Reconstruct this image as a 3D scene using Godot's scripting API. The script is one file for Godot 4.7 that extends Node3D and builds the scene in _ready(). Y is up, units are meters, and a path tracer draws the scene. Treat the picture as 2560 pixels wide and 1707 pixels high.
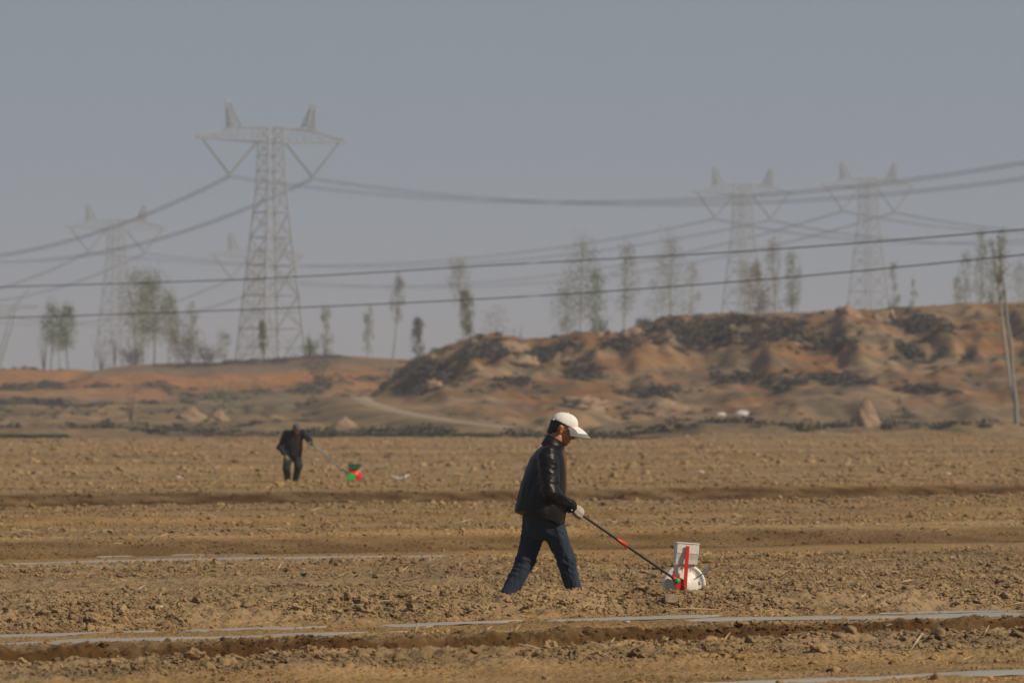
extends Node3D
# A farmer pushing a hand seeder along a ploughed ridge, a second one behind, a loess bank, pylons in haze.
const F := 14222.0          # focal length in photo pixels (200 mm lens, 36 mm across 2560 pixels)
const EYE := 1.645          # camera height above the field
const HOR := 1025.0         # photo row of the horizon
const DM := 45.88           # distance of the walking man
const K := 1.0884           # 2560 / 2352
const ROW := 0.75           # rows run to the right and away: depth gained per metre to the right
var taken := {}
var rng := RandomNumberGenerator.new()
var nw: FastNoiseLite; var na: FastNoiseLite; var nb: FastNoiseLite; var nc: FastNoiseLite; var nd: FastNoiseLite; var ne: FastNoiseLite
var prof := PackedFloat32Array(); var rough := PackedFloat32Array(); var moist := PackedFloat32Array()
const S0 := 18.0
const SD := 0.05
var M := {}
var t0 := 0

func _ready():
	t0 = Time.get_ticks_msec()
	rng.seed = 7
	# ---- camera
	var cam := Camera3D.new(); cam.name = "camera"; add_child(cam)
	cam.position = Vector3(0, EYE, 0)
	cam.rotation.x = atan(171.5 / F)
	cam.near = 0.5; cam.far = 12000.0
	var ca := CameraAttributesPhysical.new()
	ca.frustum_focal_length = 200.0; ca.frustum_focus_distance = 45.9; ca.frustum_near = 0.5; ca.frustum_far = 12000.0
	ca.exposure_aperture = 5.6
	cam.attributes = ca
	cam.fov = rad_to_deg(2.0 * atan(853.5 / F))
	cam.current = true
	# ---- sky, haze, exposure
	var env := Environment.new()
	env.background_mode = Environment.BG_SKY
	var sm := ProceduralSkyMaterial.new()
	sm.sky_top_color = lin(0.115, 0.160, 0.215); sm.sky_horizon_color = lin(0.278, 0.335, 0.388); sm.sky_curve = 0.12
	sm.ground_bottom_color = lin(0.12, 0.085, 0.05); sm.ground_horizon_color = lin(0.2, 0.19, 0.19)
	sm.sun_angle_max = 12.0; sm.sun_curve = 0.1
	var sky := Sky.new(); sky.sky_material = sm; env.sky = sky
	env.tonemap_mode = Environment.TONE_MAPPER_LINEAR
	env.tonemap_exposure = 1.0
	env.fog_enabled = true; env.fog_density = 0.00034; env.fog_light_color = lin(0.90, 0.905, 1.0)
	env.sdfgi_enabled = true; env.ssao_enabled = true; env.ssil_enabled = true
	var we := WorldEnvironment.new(); we.name = "environment"; we.environment = env; add_child(we)
	# ---- sun: from the right, a little behind the camera, about 35 degrees up
	var sun := DirectionalLight3D.new(); sun.name = "sun"; add_child(sun)
	sun.light_energy = 1.29; sun.light_color = Color(1.0, 0.93, 0.83); sun.light_angular_distance = 0.6; sun.shadow_enabled = true
	sun.look_at_from_position(Vector3(0.72, 0.60, 0.36) * 50.0, Vector3.ZERO, Vector3.UP)
	# ---- the place
	make_noise(); make_profile(); make_materials()
	build_field(); mark("field")
	build_terrain(); mark("terrain")
	build_film(); build_clods(); mark("clods")
	build_pylons(); mark("pylons")
	build_wires(); mark("wires")
	build_trees(); mark("trees")
	build_scrub(); mark("scrub")
	build_man(); mark("man")
	build_seeder(); mark("seeder")
	build_second(); mark("second man")
	build_details(); mark("details")

func mark(what): print(what, " ", Time.get_ticks_msec() - t0, " ms")

# ------------------------------------------------------------------ helpers
func lin(r, g, b) -> Color: return Color(r, g, b).linear_to_srgb()
func at(px: float, py: float, d: float) -> Vector3: return Vector3((px - 1280.0) / F * d, EYE + (HOR - py) / F * d, -d)
func at2(u: float, v: float, d: float) -> Vector3: return at(u * K, v * K, d)
func numbered(called: String) -> String:
	if not taken.has(called):
		taken[called] = 0
		return called
	taken[called] += 1
	return "%s_%03d" % [called, taken[called]]
func mat(key: String, c: Color, r := 0.9, extra := {}) -> StandardMaterial3D:
	var m := StandardMaterial3D.new()
	m.resource_name = key; m.albedo_color = c; m.roughness = r
	for k in extra: m.set(k, extra[k])
	M[key] = m
	return m
func obj(called: String, mesh: Mesh, material: Material, parent: Node = null) -> MeshInstance3D:
	var o := MeshInstance3D.new()
	o.mesh = mesh; o.material_override = material
	if parent == null:
		o.name = numbered(called); add_child(o)
	else:
		o.name = called; parent.add_child(o, true)
	return o
func tag(o: Node, label: String, category: String, group := "", kind := ""):
	if label: o.set_meta("label", label)
	if category: o.set_meta("category", category)
	if group: o.set_meta("group", group)
	if kind: o.set_meta("kind", kind)
	return o
func thing(called: String, label: String, category: String, pos := Vector3.ZERO, turn := 0.0, group := "") -> Node3D:
	var o := Node3D.new(); o.name = numbered(called); add_child(o)
	o.position = pos; o.rotation.y = turn
	return tag(o, label, category, group)
func st_new() -> SurfaceTool:
	var st := SurfaceTool.new(); st.begin(Mesh.PRIMITIVE_TRIANGLES); return st
func quad(st: SurfaceTool, a: Vector3, b: Vector3, c: Vector3, d: Vector3):
	st.add_vertex(a); st.add_vertex(b); st.add_vertex(c)
	st.add_vertex(a); st.add_vertex(c); st.add_vertex(d)
func done(st: SurfaceTool) -> ArrayMesh:
	st.generate_normals()
	return st.commit()
func frame_of(dir: Vector3) -> Basis:
	var y := dir.normalized()
	var x := y.cross(Vector3(0, 0, 1) if absf(y.z) < 0.9 else Vector3(1, 0, 0)).normalized()
	return Basis(x, y, x.cross(y))
# a tube through points with a radius at each, closed at its ends
func tube(st: SurfaceTool, pts: Array, rad: Array, n := 8, smooth := true):
	st.set_smooth_group(0 if smooth else -1)
	var rings := []
	for i in pts.size():
		var dir: Vector3 = (pts[mini(i + 1, pts.size() - 1)] - pts[maxi(i - 1, 0)])
		var b := frame_of(dir)
		var ring := []
		for k in n:
			var t := TAU * k / n
			ring.append(pts[i] + (b.x * cos(t) + b.z * sin(t)) * rad[i])
		rings.append(ring)
	for i in pts.size() - 1:
		for k in n:
			var k2 := (k + 1) % n
			quad(st, rings[i][k], rings[i][k2], rings[i + 1][k2], rings[i + 1][k])
	st.set_smooth_group(-1)
	for e in [0, pts.size() - 1]:
		for k in n:
			var k2 := (k + 1) % n
			st.add_vertex(pts[e])
			if e == 0:
				st.add_vertex(rings[e][k2]); st.add_vertex(rings[e][k])
			else:
				st.add_vertex(rings[e][k]); st.add_vertex(rings[e][k2])
func tube_mesh(pts: Array, rad: Array, n := 8) -> ArrayMesh:
	var st := st_new(); tube(st, pts, rad, n); return done(st)
# a prism: a polygon in the xy plane (points counter-clockwise), extruded in z from z0 to z1, with a small chamfer
func prism(st: SurfaceTool, poly: Array, z0: float, z1: float, ch := 0.0):
	st.set_smooth_group(-1)
	var cen := Vector2.ZERO
	for p in poly: cen += p
	cen /= poly.size()
	var lay := []
	for e in ([[z0, ch], [z0 + ch, 0.0], [z1 - ch, 0.0], [z1, ch]] if ch > 0.0 else [[z0, 0.0], [z1, 0.0]]):
		var ring := []
		for p in poly:
			var q: Vector2 = p + (cen - p).normalized() * e[1]
			ring.append(Vector3(q.x, q.y, e[0]))
		lay.append(ring)
	var n := poly.size()
	for i in lay.size() - 1:
		for k in n:
			quad(st, lay[i][k], lay[i + 1][k], lay[i + 1][(k + 1) % n], lay[i][(k + 1) % n])
	for k in range(1, n - 1):
		st.add_vertex(lay[0][0]); st.add_vertex(lay[0][k]); st.add_vertex(lay[0][k + 1])
		st.add_vertex(lay[-1][0]); st.add_vertex(lay[-1][k + 1]); st.add_vertex(lay[-1][k])
# a lathed shape round the z axis: profile points (radius, z)
func lathe_z(st: SurfaceTool, profile: Array, n := 32, smooth := true):
	st.set_smooth_group(0 if smooth else -1)
	for i in profile.size() - 1:
		for k in n:
			var a := TAU * k / n
			var b := TAU * (k + 1) / n
			var p: Vector2 = profile[i]
			var q: Vector2 = profile[i + 1]
			quad(st, Vector3(cos(a) * p.x, sin(a) * p.x, p.y), Vector3(cos(b) * p.x, sin(b) * p.x, p.y), Vector3(cos(b) * q.x, sin(b) * q.x, q.y), Vector3(cos(a) * q.x, sin(a) * q.x, q.y))
# a lump: a sphere of rings shaken by noise
func lump(rx: float, ry: float, rz: float, amp: float, freq: float, sd: int, nu := 14, nv := 9, flat := false) -> ArrayMesh:
	var n := FastNoiseLite.new(); n.seed = sd; n.frequency = freq; n.fractal_octaves = 3
	var st := st_new()
	st.set_smooth_group(-1 if flat else 0)
	var g := []
	for j in nv + 1:
		var row := []
		var ph := PI * j / nv
		for i in nu:
			var th := TAU * i / nu
			var dir := Vector3(sin(ph) * cos(th), cos(ph), sin(ph) * sin(th))
			var f := 1.0 + amp * n.get_noise_3dv(dir * 1.0)
			row.append(Vector3(dir.x * rx, dir.y * ry, dir.z * rz) * f)
		g.append(row)
	for j in nv:
		for i in nu:
			var i2 := (i + 1) % nu
			quad(st, g[j][i], g[j][i2], g[j + 1][i2], g[j + 1][i])
	return done(st)
func noise(sd: int, freq: float, oct := 3, kind := FastNoiseLite.TYPE_SIMPLEX_SMOOTH) -> FastNoiseLite:
	var n := FastNoiseLite.new()
	n.seed = sd; n.frequency = freq; n.noise_type = kind
	n.fractal_octaves = oct; n.fractal_type = FastNoiseLite.FRACTAL_FBM if oct > 1 else FastNoiseLite.FRACTAL_NONE
	return n
func make_noise():
	nw = noise(1, 0.16, 2); na = noise(2, 1.3, 3); nb = noise(3, 7.0, 3); nc = noise(4, 0.09, 2); nd = noise(5, 0.05, 4); ne = noise(6, 0.35, 3)
# a tileable noise texture: dark..light multiplies the colour
func grain(sd: int, freq: float, lo: float, hi: float, oct := 4, size := 512) -> ImageTexture:
	var n := noise(sd, freq, oct)
	var im := n.get_seamless_image(size, size)
	im.convert(Image.FORMAT_RGB8)
	var data := im.get_data()
	for i in data.size(): data[i] = int(clampf(lo + (hi - lo) * data[i] / 255.0, 0.0, 1.0) * 255.0)
	return ImageTexture.create_from_image(Image.create_from_data(size, size, false, Image.FORMAT_RGB8, data))
func bump_tex(sd: int, freq: float, strength: float, oct := 4, size := 512) -> ImageTexture:
	var im := noise(sd, freq, oct).get_seamless_image(size, size)
	im.convert(Image.FORMAT_RGBA8)
	im.bump_map_to_normal_map(strength)
	return ImageTexture.create_from_image(im)
func triplanar(m: StandardMaterial3D, sc: float, world := true):
	m.uv1_triplanar = true; m.uv1_world_triplanar = world; m.uv1_scale = Vector3(sc, sc, sc)
func make_materials():
	var soil := mat("soil", Color.WHITE, 0.95, {"vertex_color_use_as_albedo": true, "metallic_specular": 0.15})
	soil.albedo_texture = grain(11, 0.03, 0.78, 1.0, 5); soil.normal_enabled = true; soil.normal_texture = bump_tex(12, 0.03, 10.0, 5); soil.normal_scale = 1.0
	triplanar(soil, 0.9)
	var clod := mat("clod", Color.WHITE, 0.95, {"vertex_color_use_as_albedo": true, "metallic_specular": 0.15})
	clod.albedo_texture = soil.albedo_texture; triplanar(clod, 6.0)
	var earth := mat("earth", Color.WHITE, 0.95, {"vertex_color_use_as_albedo": true, "metallic_specular": 0.1})
	earth.albedo_texture = grain(13, 0.02, 0.72, 1.0, 5); triplanar(earth, 0.08)
	mat("film", lin(0.335, 0.31, 0.275), 0.6, {"metallic_specular": 0.25})
	mat("straw", lin(0.46, 0.34, 0.16), 0.7); mat("pale_straw", lin(0.58, 0.48, 0.31), 0.7)
	mat("twig", lin(0.03, 0.022, 0.015), 0.9)
	mat("leather", lin(0.006, 0.006, 0.008), 0.42, {"metallic_specular": 0.38})
	var denim := mat("denim", lin(0.024, 0.043, 0.076), 0.9)
	denim.albedo_texture = grain(21, 0.06, 0.6, 1.0, 3, 256); triplanar(denim, 3.0, false)
	mat("skin", lin(0.42, 0.17, 0.085), 0.5, {"subsurf_scatter_enabled": true, "subsurf_scatter_strength": 0.15})
	mat("hair", lin(0.006, 0.005, 0.005), 0.55)
	mat("cap_white", lin(0.74, 0.715, 0.67), 0.85); mat("cap_grey", lin(0.20, 0.21, 0.22), 0.8)
	var gl := mat("glove", lin(0.52, 0.45, 0.37), 0.95); gl.albedo_texture = grain(22, 0.08, 0.8, 1.0, 3, 128); triplanar(gl, 20.0, false)
	mat("sweater", lin(0.12, 0.055, 0.025), 0.95)
	mat("shoe", lin(0.02, 0.016, 0.013), 0.6)
	mat("dark_cloth", lin(0.010, 0.011, 0.019), 0.9); mat("black_cloth", lin(0.010, 0.011, 0.012), 0.9); mat("maroon", lin(0.016, 0.008, 0.011), 0.9)
	mat("grey_cloth", lin(0.09, 0.08, 0.085), 0.9); mat("green_glove", lin(0.19, 0.24, 0.11), 0.9)
	mat("black_metal", lin(0.010, 0.010, 0.012), 0.30, {"metallic_specular": 0.6})
	mat("red_plastic", lin(0.62, 0.028, 0.008), 0.42); mat("green_plastic", lin(0.012, 0.36, 0.16), 0.35)
	mat("dark_green_plastic", lin(0.010, 0.10, 0.05), 0.4); mat("bright_green_plastic", lin(0.02, 0.40, 0.07), 0.4)
	var wp := mat("white_plastic", lin(0.90, 0.87, 0.79), 0.4); wp.albedo_texture = grain(23, 0.03, 0.84, 1.0, 4, 256); triplanar(wp, 5.0, false)
	mat("grey_plastic", lin(0.36, 0.35, 0.32), 0.4)
	mat("steel", lin(0.35, 0.35, 0.34), 0.35, {"metallic": 0.8}); mat("dull_steel", lin(0.20, 0.20, 0.20), 0.5, {"metallic": 0.5})
	mat("print_blue", lin(0.05, 0.14, 0.25), 0.5); mat("print_ochre", lin(0.40, 0.22, 0.06), 0.5); mat("print_dark", lin(0.05, 0.05, 0.05), 0.5)
	mat("galvanised", lin(0.33, 0.365, 0.395), 0.6, {"metallic_specular": 0.4}); mat("insulator", lin(0.16, 0.17, 0.18), 0.5)
	mat("wire", lin(0.06, 0.06, 0.06), 0.7); mat("conductor", lin(0.11, 0.11, 0.115), 0.6)
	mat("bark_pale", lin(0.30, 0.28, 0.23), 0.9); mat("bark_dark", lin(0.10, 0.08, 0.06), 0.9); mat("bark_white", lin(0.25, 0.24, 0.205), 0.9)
	mat("bag_white", lin(0.60, 0.575, 0.53), 0.7); mat("rubbish_dark", lin(0.03, 0.03, 0.03), 0.8)
	var sn := mat("stone", lin(0.40, 0.30, 0.19), 0.95); sn.albedo_texture = grain(25, 0.04, 0.7, 1.0, 4, 128); triplanar(sn, 4.0, false)
	var ea := mat("loess", lin(0.42, 0.29, 0.185), 0.95); ea.albedo_texture = grain(24, 0.03, 0.65, 1.0, 4, 256); triplanar(ea, 0.4)
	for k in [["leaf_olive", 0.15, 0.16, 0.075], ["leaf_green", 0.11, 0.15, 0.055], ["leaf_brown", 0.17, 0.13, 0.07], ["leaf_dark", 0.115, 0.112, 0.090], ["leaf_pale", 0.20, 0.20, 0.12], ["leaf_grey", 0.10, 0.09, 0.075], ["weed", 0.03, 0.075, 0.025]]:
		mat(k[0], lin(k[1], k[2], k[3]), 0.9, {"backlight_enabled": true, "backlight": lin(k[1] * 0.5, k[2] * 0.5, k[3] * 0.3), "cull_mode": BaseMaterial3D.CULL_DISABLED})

# ------------------------------------------------------------------ field
func make_profile():
	# height along the row coordinate s (depth where the row crosses the camera's axis)
	var hp := [[18.0, 0.02], [33.0, 0.0], [35.4, 0.0], [36.2, 0.05], [37.0, 0.075], [37.5, 0.060], [37.8, 0.0], [38.2, -0.15], [39.1, -0.15], [39.5, -0.06], [39.9, 0.07], [40.4, 0.055], [41.0, 0.045], [42.9, 0.045], [43.3, 0.03], [43.7, 0.075], [44.3, 0.165], [44.7, 0.20], [45.0, 0.17], [45.3, 0.04], [45.6, 0.0], [46.6, 0.0], [47.2, 0.06], [49.0, 0.07], [52.0, 0.05], [56.0, 0.08], [58.0, 0.04], [60.0, 0.06], [62.5, 0.03], [63.6, 0.0], [65.6, 0.0], [66.8, 0.0], [68.6, 0.13], [70.0, 0.15], [74.0, 0.10], [80.0, 0.08], [84.0, 0.12], [90.0, 0.07], [95.0, 0.06], [98.0, 0.05], [100.0, 0.02], [102.0, -0.12], [109.0, -0.20], [111.5, -0.14], [114.2, 0.06], [118.5, 0.09], [120.0, 0.03], [122.0, 0.05], [126.0, 0.08], [130.0, 0.0], [134.0, -0.05], [138.0, -0.04], [143.0, 0.03], [360.0, 0.0]]
	var rp := [[18.0, 0.8], [34.0, 0.3], [35.6, 0.3], [36.2, 1.5], [38.0, 1.5], [39.8, 1.2], [40.5, 0.8], [41.0, 0.30], [42.8, 0.30], [43.3, 0.8], [43.9, 1.5], [44.9, 1.4], [45.4, 0.5], [46.6, 0.5], [47.5, 1.2], [56.0, 1.2], [57.0, 0.5], [58.5, 0.5], [59.5, 1.2], [62.5, 1.0], [63.4, 0.2], [65.6, 0.2], [67.0, 0.4], [69.0, 0.5], [75.0, 1.0], [82.0, 0.6], [95.0, 0.9], [103.0, 1.2], [112.0, 0.6], [118.0, 1.0], [150.0, 1.0], [360.0, 1.0]]
	var mp := [[18.0, 0.0], [37.3, 0.0], [37.7, 1.0], [39.75, 1.0], [39.95, 0.4], [40.3, 0.0], [43.2, 0.0], [43.35, 0.25], [43.6, 0.0], [57.0, 0.0], [57.5, 0.2], [58.3, 0.0], [65.8, 0.0], [66.4, 0.45], [68.2, 0.45], [69.4, 0.0], [99.0, 0.0], [101.0, 0.75], [113.2, 0.75], [114.2, 0.2], [116.0, 0.0], [119.4, 0.0], [120.0, 0.7], [121.0, 0.6], [122.0, 0.0], [360.0, 0.0]]
	for p in [[hp, prof], [rp, rough], [mp, moist]]:
		var k := 0
		var tab: Array = p[0]
		for i in int((359.0 - S0) / SD):
			var s := S0 + i * SD
			while k < tab.size() - 2 and tab[k + 1][0] < s: k += 1
			var t: float = clampf((s - tab[k][0]) / (tab[k + 1][0] - tab[k][0]), 0.0, 1.0)
			t = t * t * (3.0 - 2.0 * t)
			var v: float = lerpf(tab[k][1], tab[k + 1][1], t)
			if p[0] == hp: prof.append(v)
			elif p[0] == rp: rough.append(v)
			else: moist.append(v)
func row_s(x: float, d: float) -> float:
	var w := 0.10 if d < 48.0 else (0.10 + (d - 48.0) * 0.02)
	return d - ROW * x + w * nw.get_noise_2d(x, d * 0.5)
func idx(s: float) -> int: return clampi(int((s - S0) / SD), 0, prof.size() - 1)
func field_base(x: float, d: float) -> float:
	var s := row_s(x, d)
	var h := prof[idx(s)]
	if d > 138.0: h += 0.09 * smoothstep(140.0, 170.0, d) * nw.get_noise_2d(s * 0.55, x * 0.05)
	h += 0.5 * smoothstep(262.0, 320.0, d) * (0.5 + nc.get_noise_2d(x * 0.8, d * 0.2)) * smoothstep(-30.0, 40.0, x)
	var q := 45.0 * log(maxf(s, 5.0))
	if (s < 37.0 or s > 40.5) and (s < 43.2 or s > 47.0) and (s < 97.0 or s > 116.0) and (s < 127.0 or s > 140.0): h += (0.024 * nw.get_noise_2d(q * 1.9 + 9.0, x * 0.05) + 0.021 * nw.get_noise_2d(q * 4.3, x * 0.08 + 70.0)) * sqrt(s / 45.0)
	if d < 48.0 and s > 42.9 and s < 43.9:                  # shallow footprints along the foot of the ridge
		var fx := fposmod(x + 0.11 * nw.get_noise_2d(floor(x / 0.62) * 9.0, 4.0), 0.62) - 0.31
		h -= 0.05 * exp(-fx * fx / 0.012 - pow((s - 43.35 - 0.12 * signf(fposmod(floor(x / 0.62), 2.0) - 0.5)) / 0.22, 2.0))
	return h + 0.03 * nc.get_noise_2d(x, d)
func field_h(x: float, d: float) -> float:
	var r := rough[idx(d - ROW * x)]
	return field_base(x, d) + r * (0.030 * na.get_noise_2d(x, d * 0.8) + 0.027 * nb.get_noise_2d(x, d * 0.8))
func soil_color(x: float, d: float) -> Color:
	var s := row_s(x, d)
	var m := moist[idx(s)]
	if m > 0.0: m = clampf(m * (1.05 + 0.7 * ne.get_noise_2d(x * 2.0, d * 2.0)) + 0.25 * nb.get_noise_2d(x, d) * m, 0.0, 1.0)
	var v := 1.0 + 0.22 * na.get_noise_2d(x * 0.7 + 40.0, d * 0.7) + 0.16 * ne.get_noise_2d(x, d)
	var dry := Color(0.420, 0.270, 0.126)
	var g := clampf(0.25 + 0.9 * (rough[idx(s)] - 0.4) + nd.get_noise_2d(x * 2.0, d * 2.0), 0.0, 1.0)
	dry = dry.lerp(Color(0.375, 0.262, 0.148), g)
	v *= 1.0 + 0.26 * nw.get_noise_2d(45.0 * log(maxf(s, 5.0)) * 2.2 + 50.0, x * 0.06)
	return (dry * v).lerp(Color(0.105, 0.057, 0.021), m)
var gv := PackedVector3Array(); var gn := PackedVector3Array(); var gc := PackedColorArray(); var gi := PackedInt32Array()
func grid(d0: float, d1: float, dd: float, x0: Callable, x1: Callable, nx: int, hf: Callable, cf: Callable):
	# rows across the view at even depths, nx cells in each
	var nz := int(ceil((d1 - d0) / dd))
	var base := gv.size()
	for j in nz + 1:
		var d := d0 + (d1 - d0) * j / nz
		var a: float = x0.call(d)
		var b: float = x1.call(d)
		for i in nx + 1:
			var x := a + (b - a) * i / nx
			gv.append(Vector3(x, hf.call(x, d), -d))
			gc.append(cf.call(x, d))
	var w := nx + 1
	for j in nz + 1:
		for i in w:
			var c := base + j * w + i
			var e1 := gv[base + j * w + mini(i + 1, nx)] - gv[base + j * w + maxi(i - 1, 0)]
			var e2 := gv[base + mini(j + 1, nz) * w + i] - gv[base + maxi(j - 1, 0) * w + i]
			gn.append(e1.cross(e2).normalized())
			if j < nz and i < nx:
				gi.append(c); gi.append(c + w); gi.append(c + 1)
				gi.append(c + 1); gi.append(c + w); gi.append(c + w + 1)
func grid_mesh() -> ArrayMesh:
	var a := []
	a.resize(Mesh.ARRAY_MAX)
	a[Mesh.ARRAY_VERTEX] = gv; a[Mesh.ARRAY_NORMAL] = gn; a[Mesh.ARRAY_COLOR] = gc; a[Mesh.ARRAY_INDEX] = gi
	var m := ArrayMesh.new()
	m.add_surface_from_arrays(Mesh.PRIMITIVE_TRIANGLES, a)
	gv = PackedVector3Array(); gn = PackedVector3Array(); gc = PackedColorArray(); gi = PackedInt32Array()
	return m
func build_field():
	var lo := func(d): return -(d * 0.093 + 2.5)
	var hi := func(d): return d * 0.093 + 2.5
	grid(30.0, 36.0, 0.06, lo, hi, 300, field_h, soil_color)
	grid(36.0, 52.0, 0.045, lo, hi, 430, field_h, soil_color)
	grid(52.0, 80.0, 0.11, lo, hi, 300, field_h, soil_color)
	grid(80.0, 140.0, 0.25, lo, hi, 260, field_h, soil_color)
	grid(140.0, 332.0, 0.6, lo, hi, 240, field_h, soil_color)
	var o := obj("ploughed_field", grid_mesh(), M.soil)
	tag(o, "", "", "", "structure")
	# the plain all round, a little lower so that the field and the banks lie on it
	var c := func(_x, _d): return Color(0.36, 0.24, 0.13)
	grid(-200.0, 30.2, 20.0, func(_d): return -400.0, func(_d): return 400.0, 10, func(_x, _d): return -0.16, c)
	grid(30.2, 5200.0, 130.0, func(_d): return -2600.0, func(_d): return 2600.0, 20, func(_x, _d): return -0.7, c)
	tag(obj("ground", grid_mesh(), M.earth), "", "", "", "structure")
func build_film():
	# strips of mulch film laid along the rows, partly buried: s, x from, x to, width, group label
	var rows := [[42.75, -6.2, -1.35, 1.05, "long grey plastic mulch film strip at the foot of the worked ridge"],
		[41.35, -6.2, -0.75, 0.95, "grey plastic mulch film strip between the damp furrow and a longer strip"],
		[42.45, -1.0, 1.6, 0.55, "narrow torn strip of grey mulch film below the walking farmer"],
		[41.9, 1.3, 6.2, 0.70, "grey plastic mulch film strip beyond the seeder below the cloddy ridge"],
		[42.75, 2.9, 6.2, 0.5, "wide pale end of mulch film merging with a second strip"],
		[64.2, -8.0, -0.6, 1.45, "pale grey mulch film strip beside the small green weed"],
		[66.4, -4.6, -2.2, 0.28, "thin broken strip of mulch film behind the paler one"],
		[33.1, -1.5, 5.5, 0.5, "grey mulch film strip in front of the broad cloddy bed"]]
	var k := 0
	for r in rows:
		k += 1
		var st := st_new(); st.set_smooth_group(0)
		var n := int((r[2] - r[1]) / 0.08)
		var prev := []
		for i in n + 1:
			var x: float = lerpf(r[1], r[2], float(i) / n)
			var wid: float = r[3] * (0.75 + 0.6 * ne.get_noise_2d(x * 1.5, k * 9.0) + 0.3 * nb.get_noise_2d(x * 0.5, k * 5.0)) * smoothstep(0.0, 0.06, float(i) / n) * smoothstep(0.0, 0.06, 1.0 - float(i) / n)
			var ring := []
			for e in 5:
				var d: float = r[0] + ROW * x + wid * (e - 2.0) / 4.0 + 0.12 * ne.get_noise_2d(x * 0.8, k * 31.0)
				var y := field_base(x, d) + 0.012 + 0.012 * ne.get_noise_2d(x * 2.0, d * 1.6) + (0.0 if e % 4 else -0.012) - 0.09 * smoothstep(0.12, 0.30, nw.get_noise_2d(x * 5.0 + k * 17.0, e * 0.6) - (0.2 if k < 7 else 0.0))
				ring.append(Vector3(x, y, -d))
			if i > 0:
				for e in 4: quad(st, prev[e], ring[e], ring[e + 1], prev[e + 1])
			prev = ring
		tag(obj("mulch_film_strip", done(st), M.film), r[4], "mulch film", "strips of mulch film on the field")
func clod_mesh(sd: int, soft := false) -> ArrayMesh:
	# an octahedron split once, shaken
	var n := noise(sd, 1.1, 2)
	var st := st_new(); st.set_smooth_group(0 if soft else -1)
	var oct := [Vector3(1, 0, 0), Vector3(-1, 0, 0), Vector3(0, 1, 0), Vector3(0, -1, 0), Vector3(0, 0, 1), Vector3(0, 0, -1)]
	for f in [[2, 4, 0], [2, 0, 5], [2, 5, 1], [2, 1, 4], [3, 0, 4], [3, 5, 0], [3, 1, 5], [3, 4, 1]]:
		var a: Vector3 = oct[f[0]]
		var b: Vector3 = oct[f[1]]
		var c: Vector3 = oct[f[2]]
		var ab := (a + b).normalized()
		var bc := (b + c).normalized()
		var ca := (c + a).normalized()
		for t in [[a, ab, ca], [ab, b, bc], [ca, bc, c], [ab, bc, ca]]:
			var p: Vector3 = (t[0] + t[1]).normalized()
			var r: Vector3 = (t[1] + t[2]).normalized()
			var w: Vector3 = (t[2] + t[0]).normalized()
			for q in [t[0], p, w, p, t[1], r, w, r, t[2], p, r, w]:
				var v: Vector3 = q
				v *= 0.95 + 0.8 * n.get_noise_3dv(v + Vector3(sd, 0, 0)) + 0.45 * n.get_noise_3dv(v * 3.1 + Vector3(0, sd, 0))
				st.add_vertex(Vector3(v.x, v.y * 0.72, v.z))
	st.generate_normals()
	return st.commit()
func scatter(called: String, meshes: Array, material: Material, spots: Array, label: String, category: String):
	# spots: [Transform3D, Color]; one MultiMesh for each mesh variant
	for k in meshes.size():
		var mine := []
		for i in range(k, spots.size(), meshes.size()): mine.append(spots[i])
		var mm := MultiMesh.new()
		mm.transform_format = MultiMesh.TRANSFORM_3D; mm.use_colors = true; mm.mesh = meshes[k]; mm.instance_count = mine.size()
		var buf := PackedFloat32Array()
		buf.resize(mine.size() * 16)
		var j := 0
		for s in mine:
			var t: Transform3D = s[0]
			var c: Color = s[1]
			buf[j] = t.basis.x.x; buf[j + 1] = t.basis.y.x; buf[j + 2] = t.basis.z.x; buf[j + 3] = t.origin.x
			buf[j + 4] = t.basis.x.y; buf[j + 5] = t.basis.y.y; buf[j + 6] = t.basis.z.y; buf[j + 7] = t.origin.y
			buf[j + 8] = t.basis.x.z; buf[j + 9] = t.basis.y.z; buf[j + 10] = t.basis.z.z; buf[j + 11] = t.origin.z
			buf[j + 12] = c.r; buf[j + 13] = c.g; buf[j + 14] = c.b; buf[j + 15] = 1.0
			j += 16
		mm.buffer = buf
		var o := MultiMeshInstance3D.new()
		o.multimesh = mm; o.material_override = material; o.name = numbered(called); add_child(o)
		tag(o, label, category, "", "stuff")
func rand_basis(s: Vector3) -> Basis:
	return Basis.from_euler(Vector3(rng.randf_range(-0.5, 0.5), rng.randf() * TAU, rng.randf_range(-0.5, 0.5))) * Basis.from_scale(s)
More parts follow.
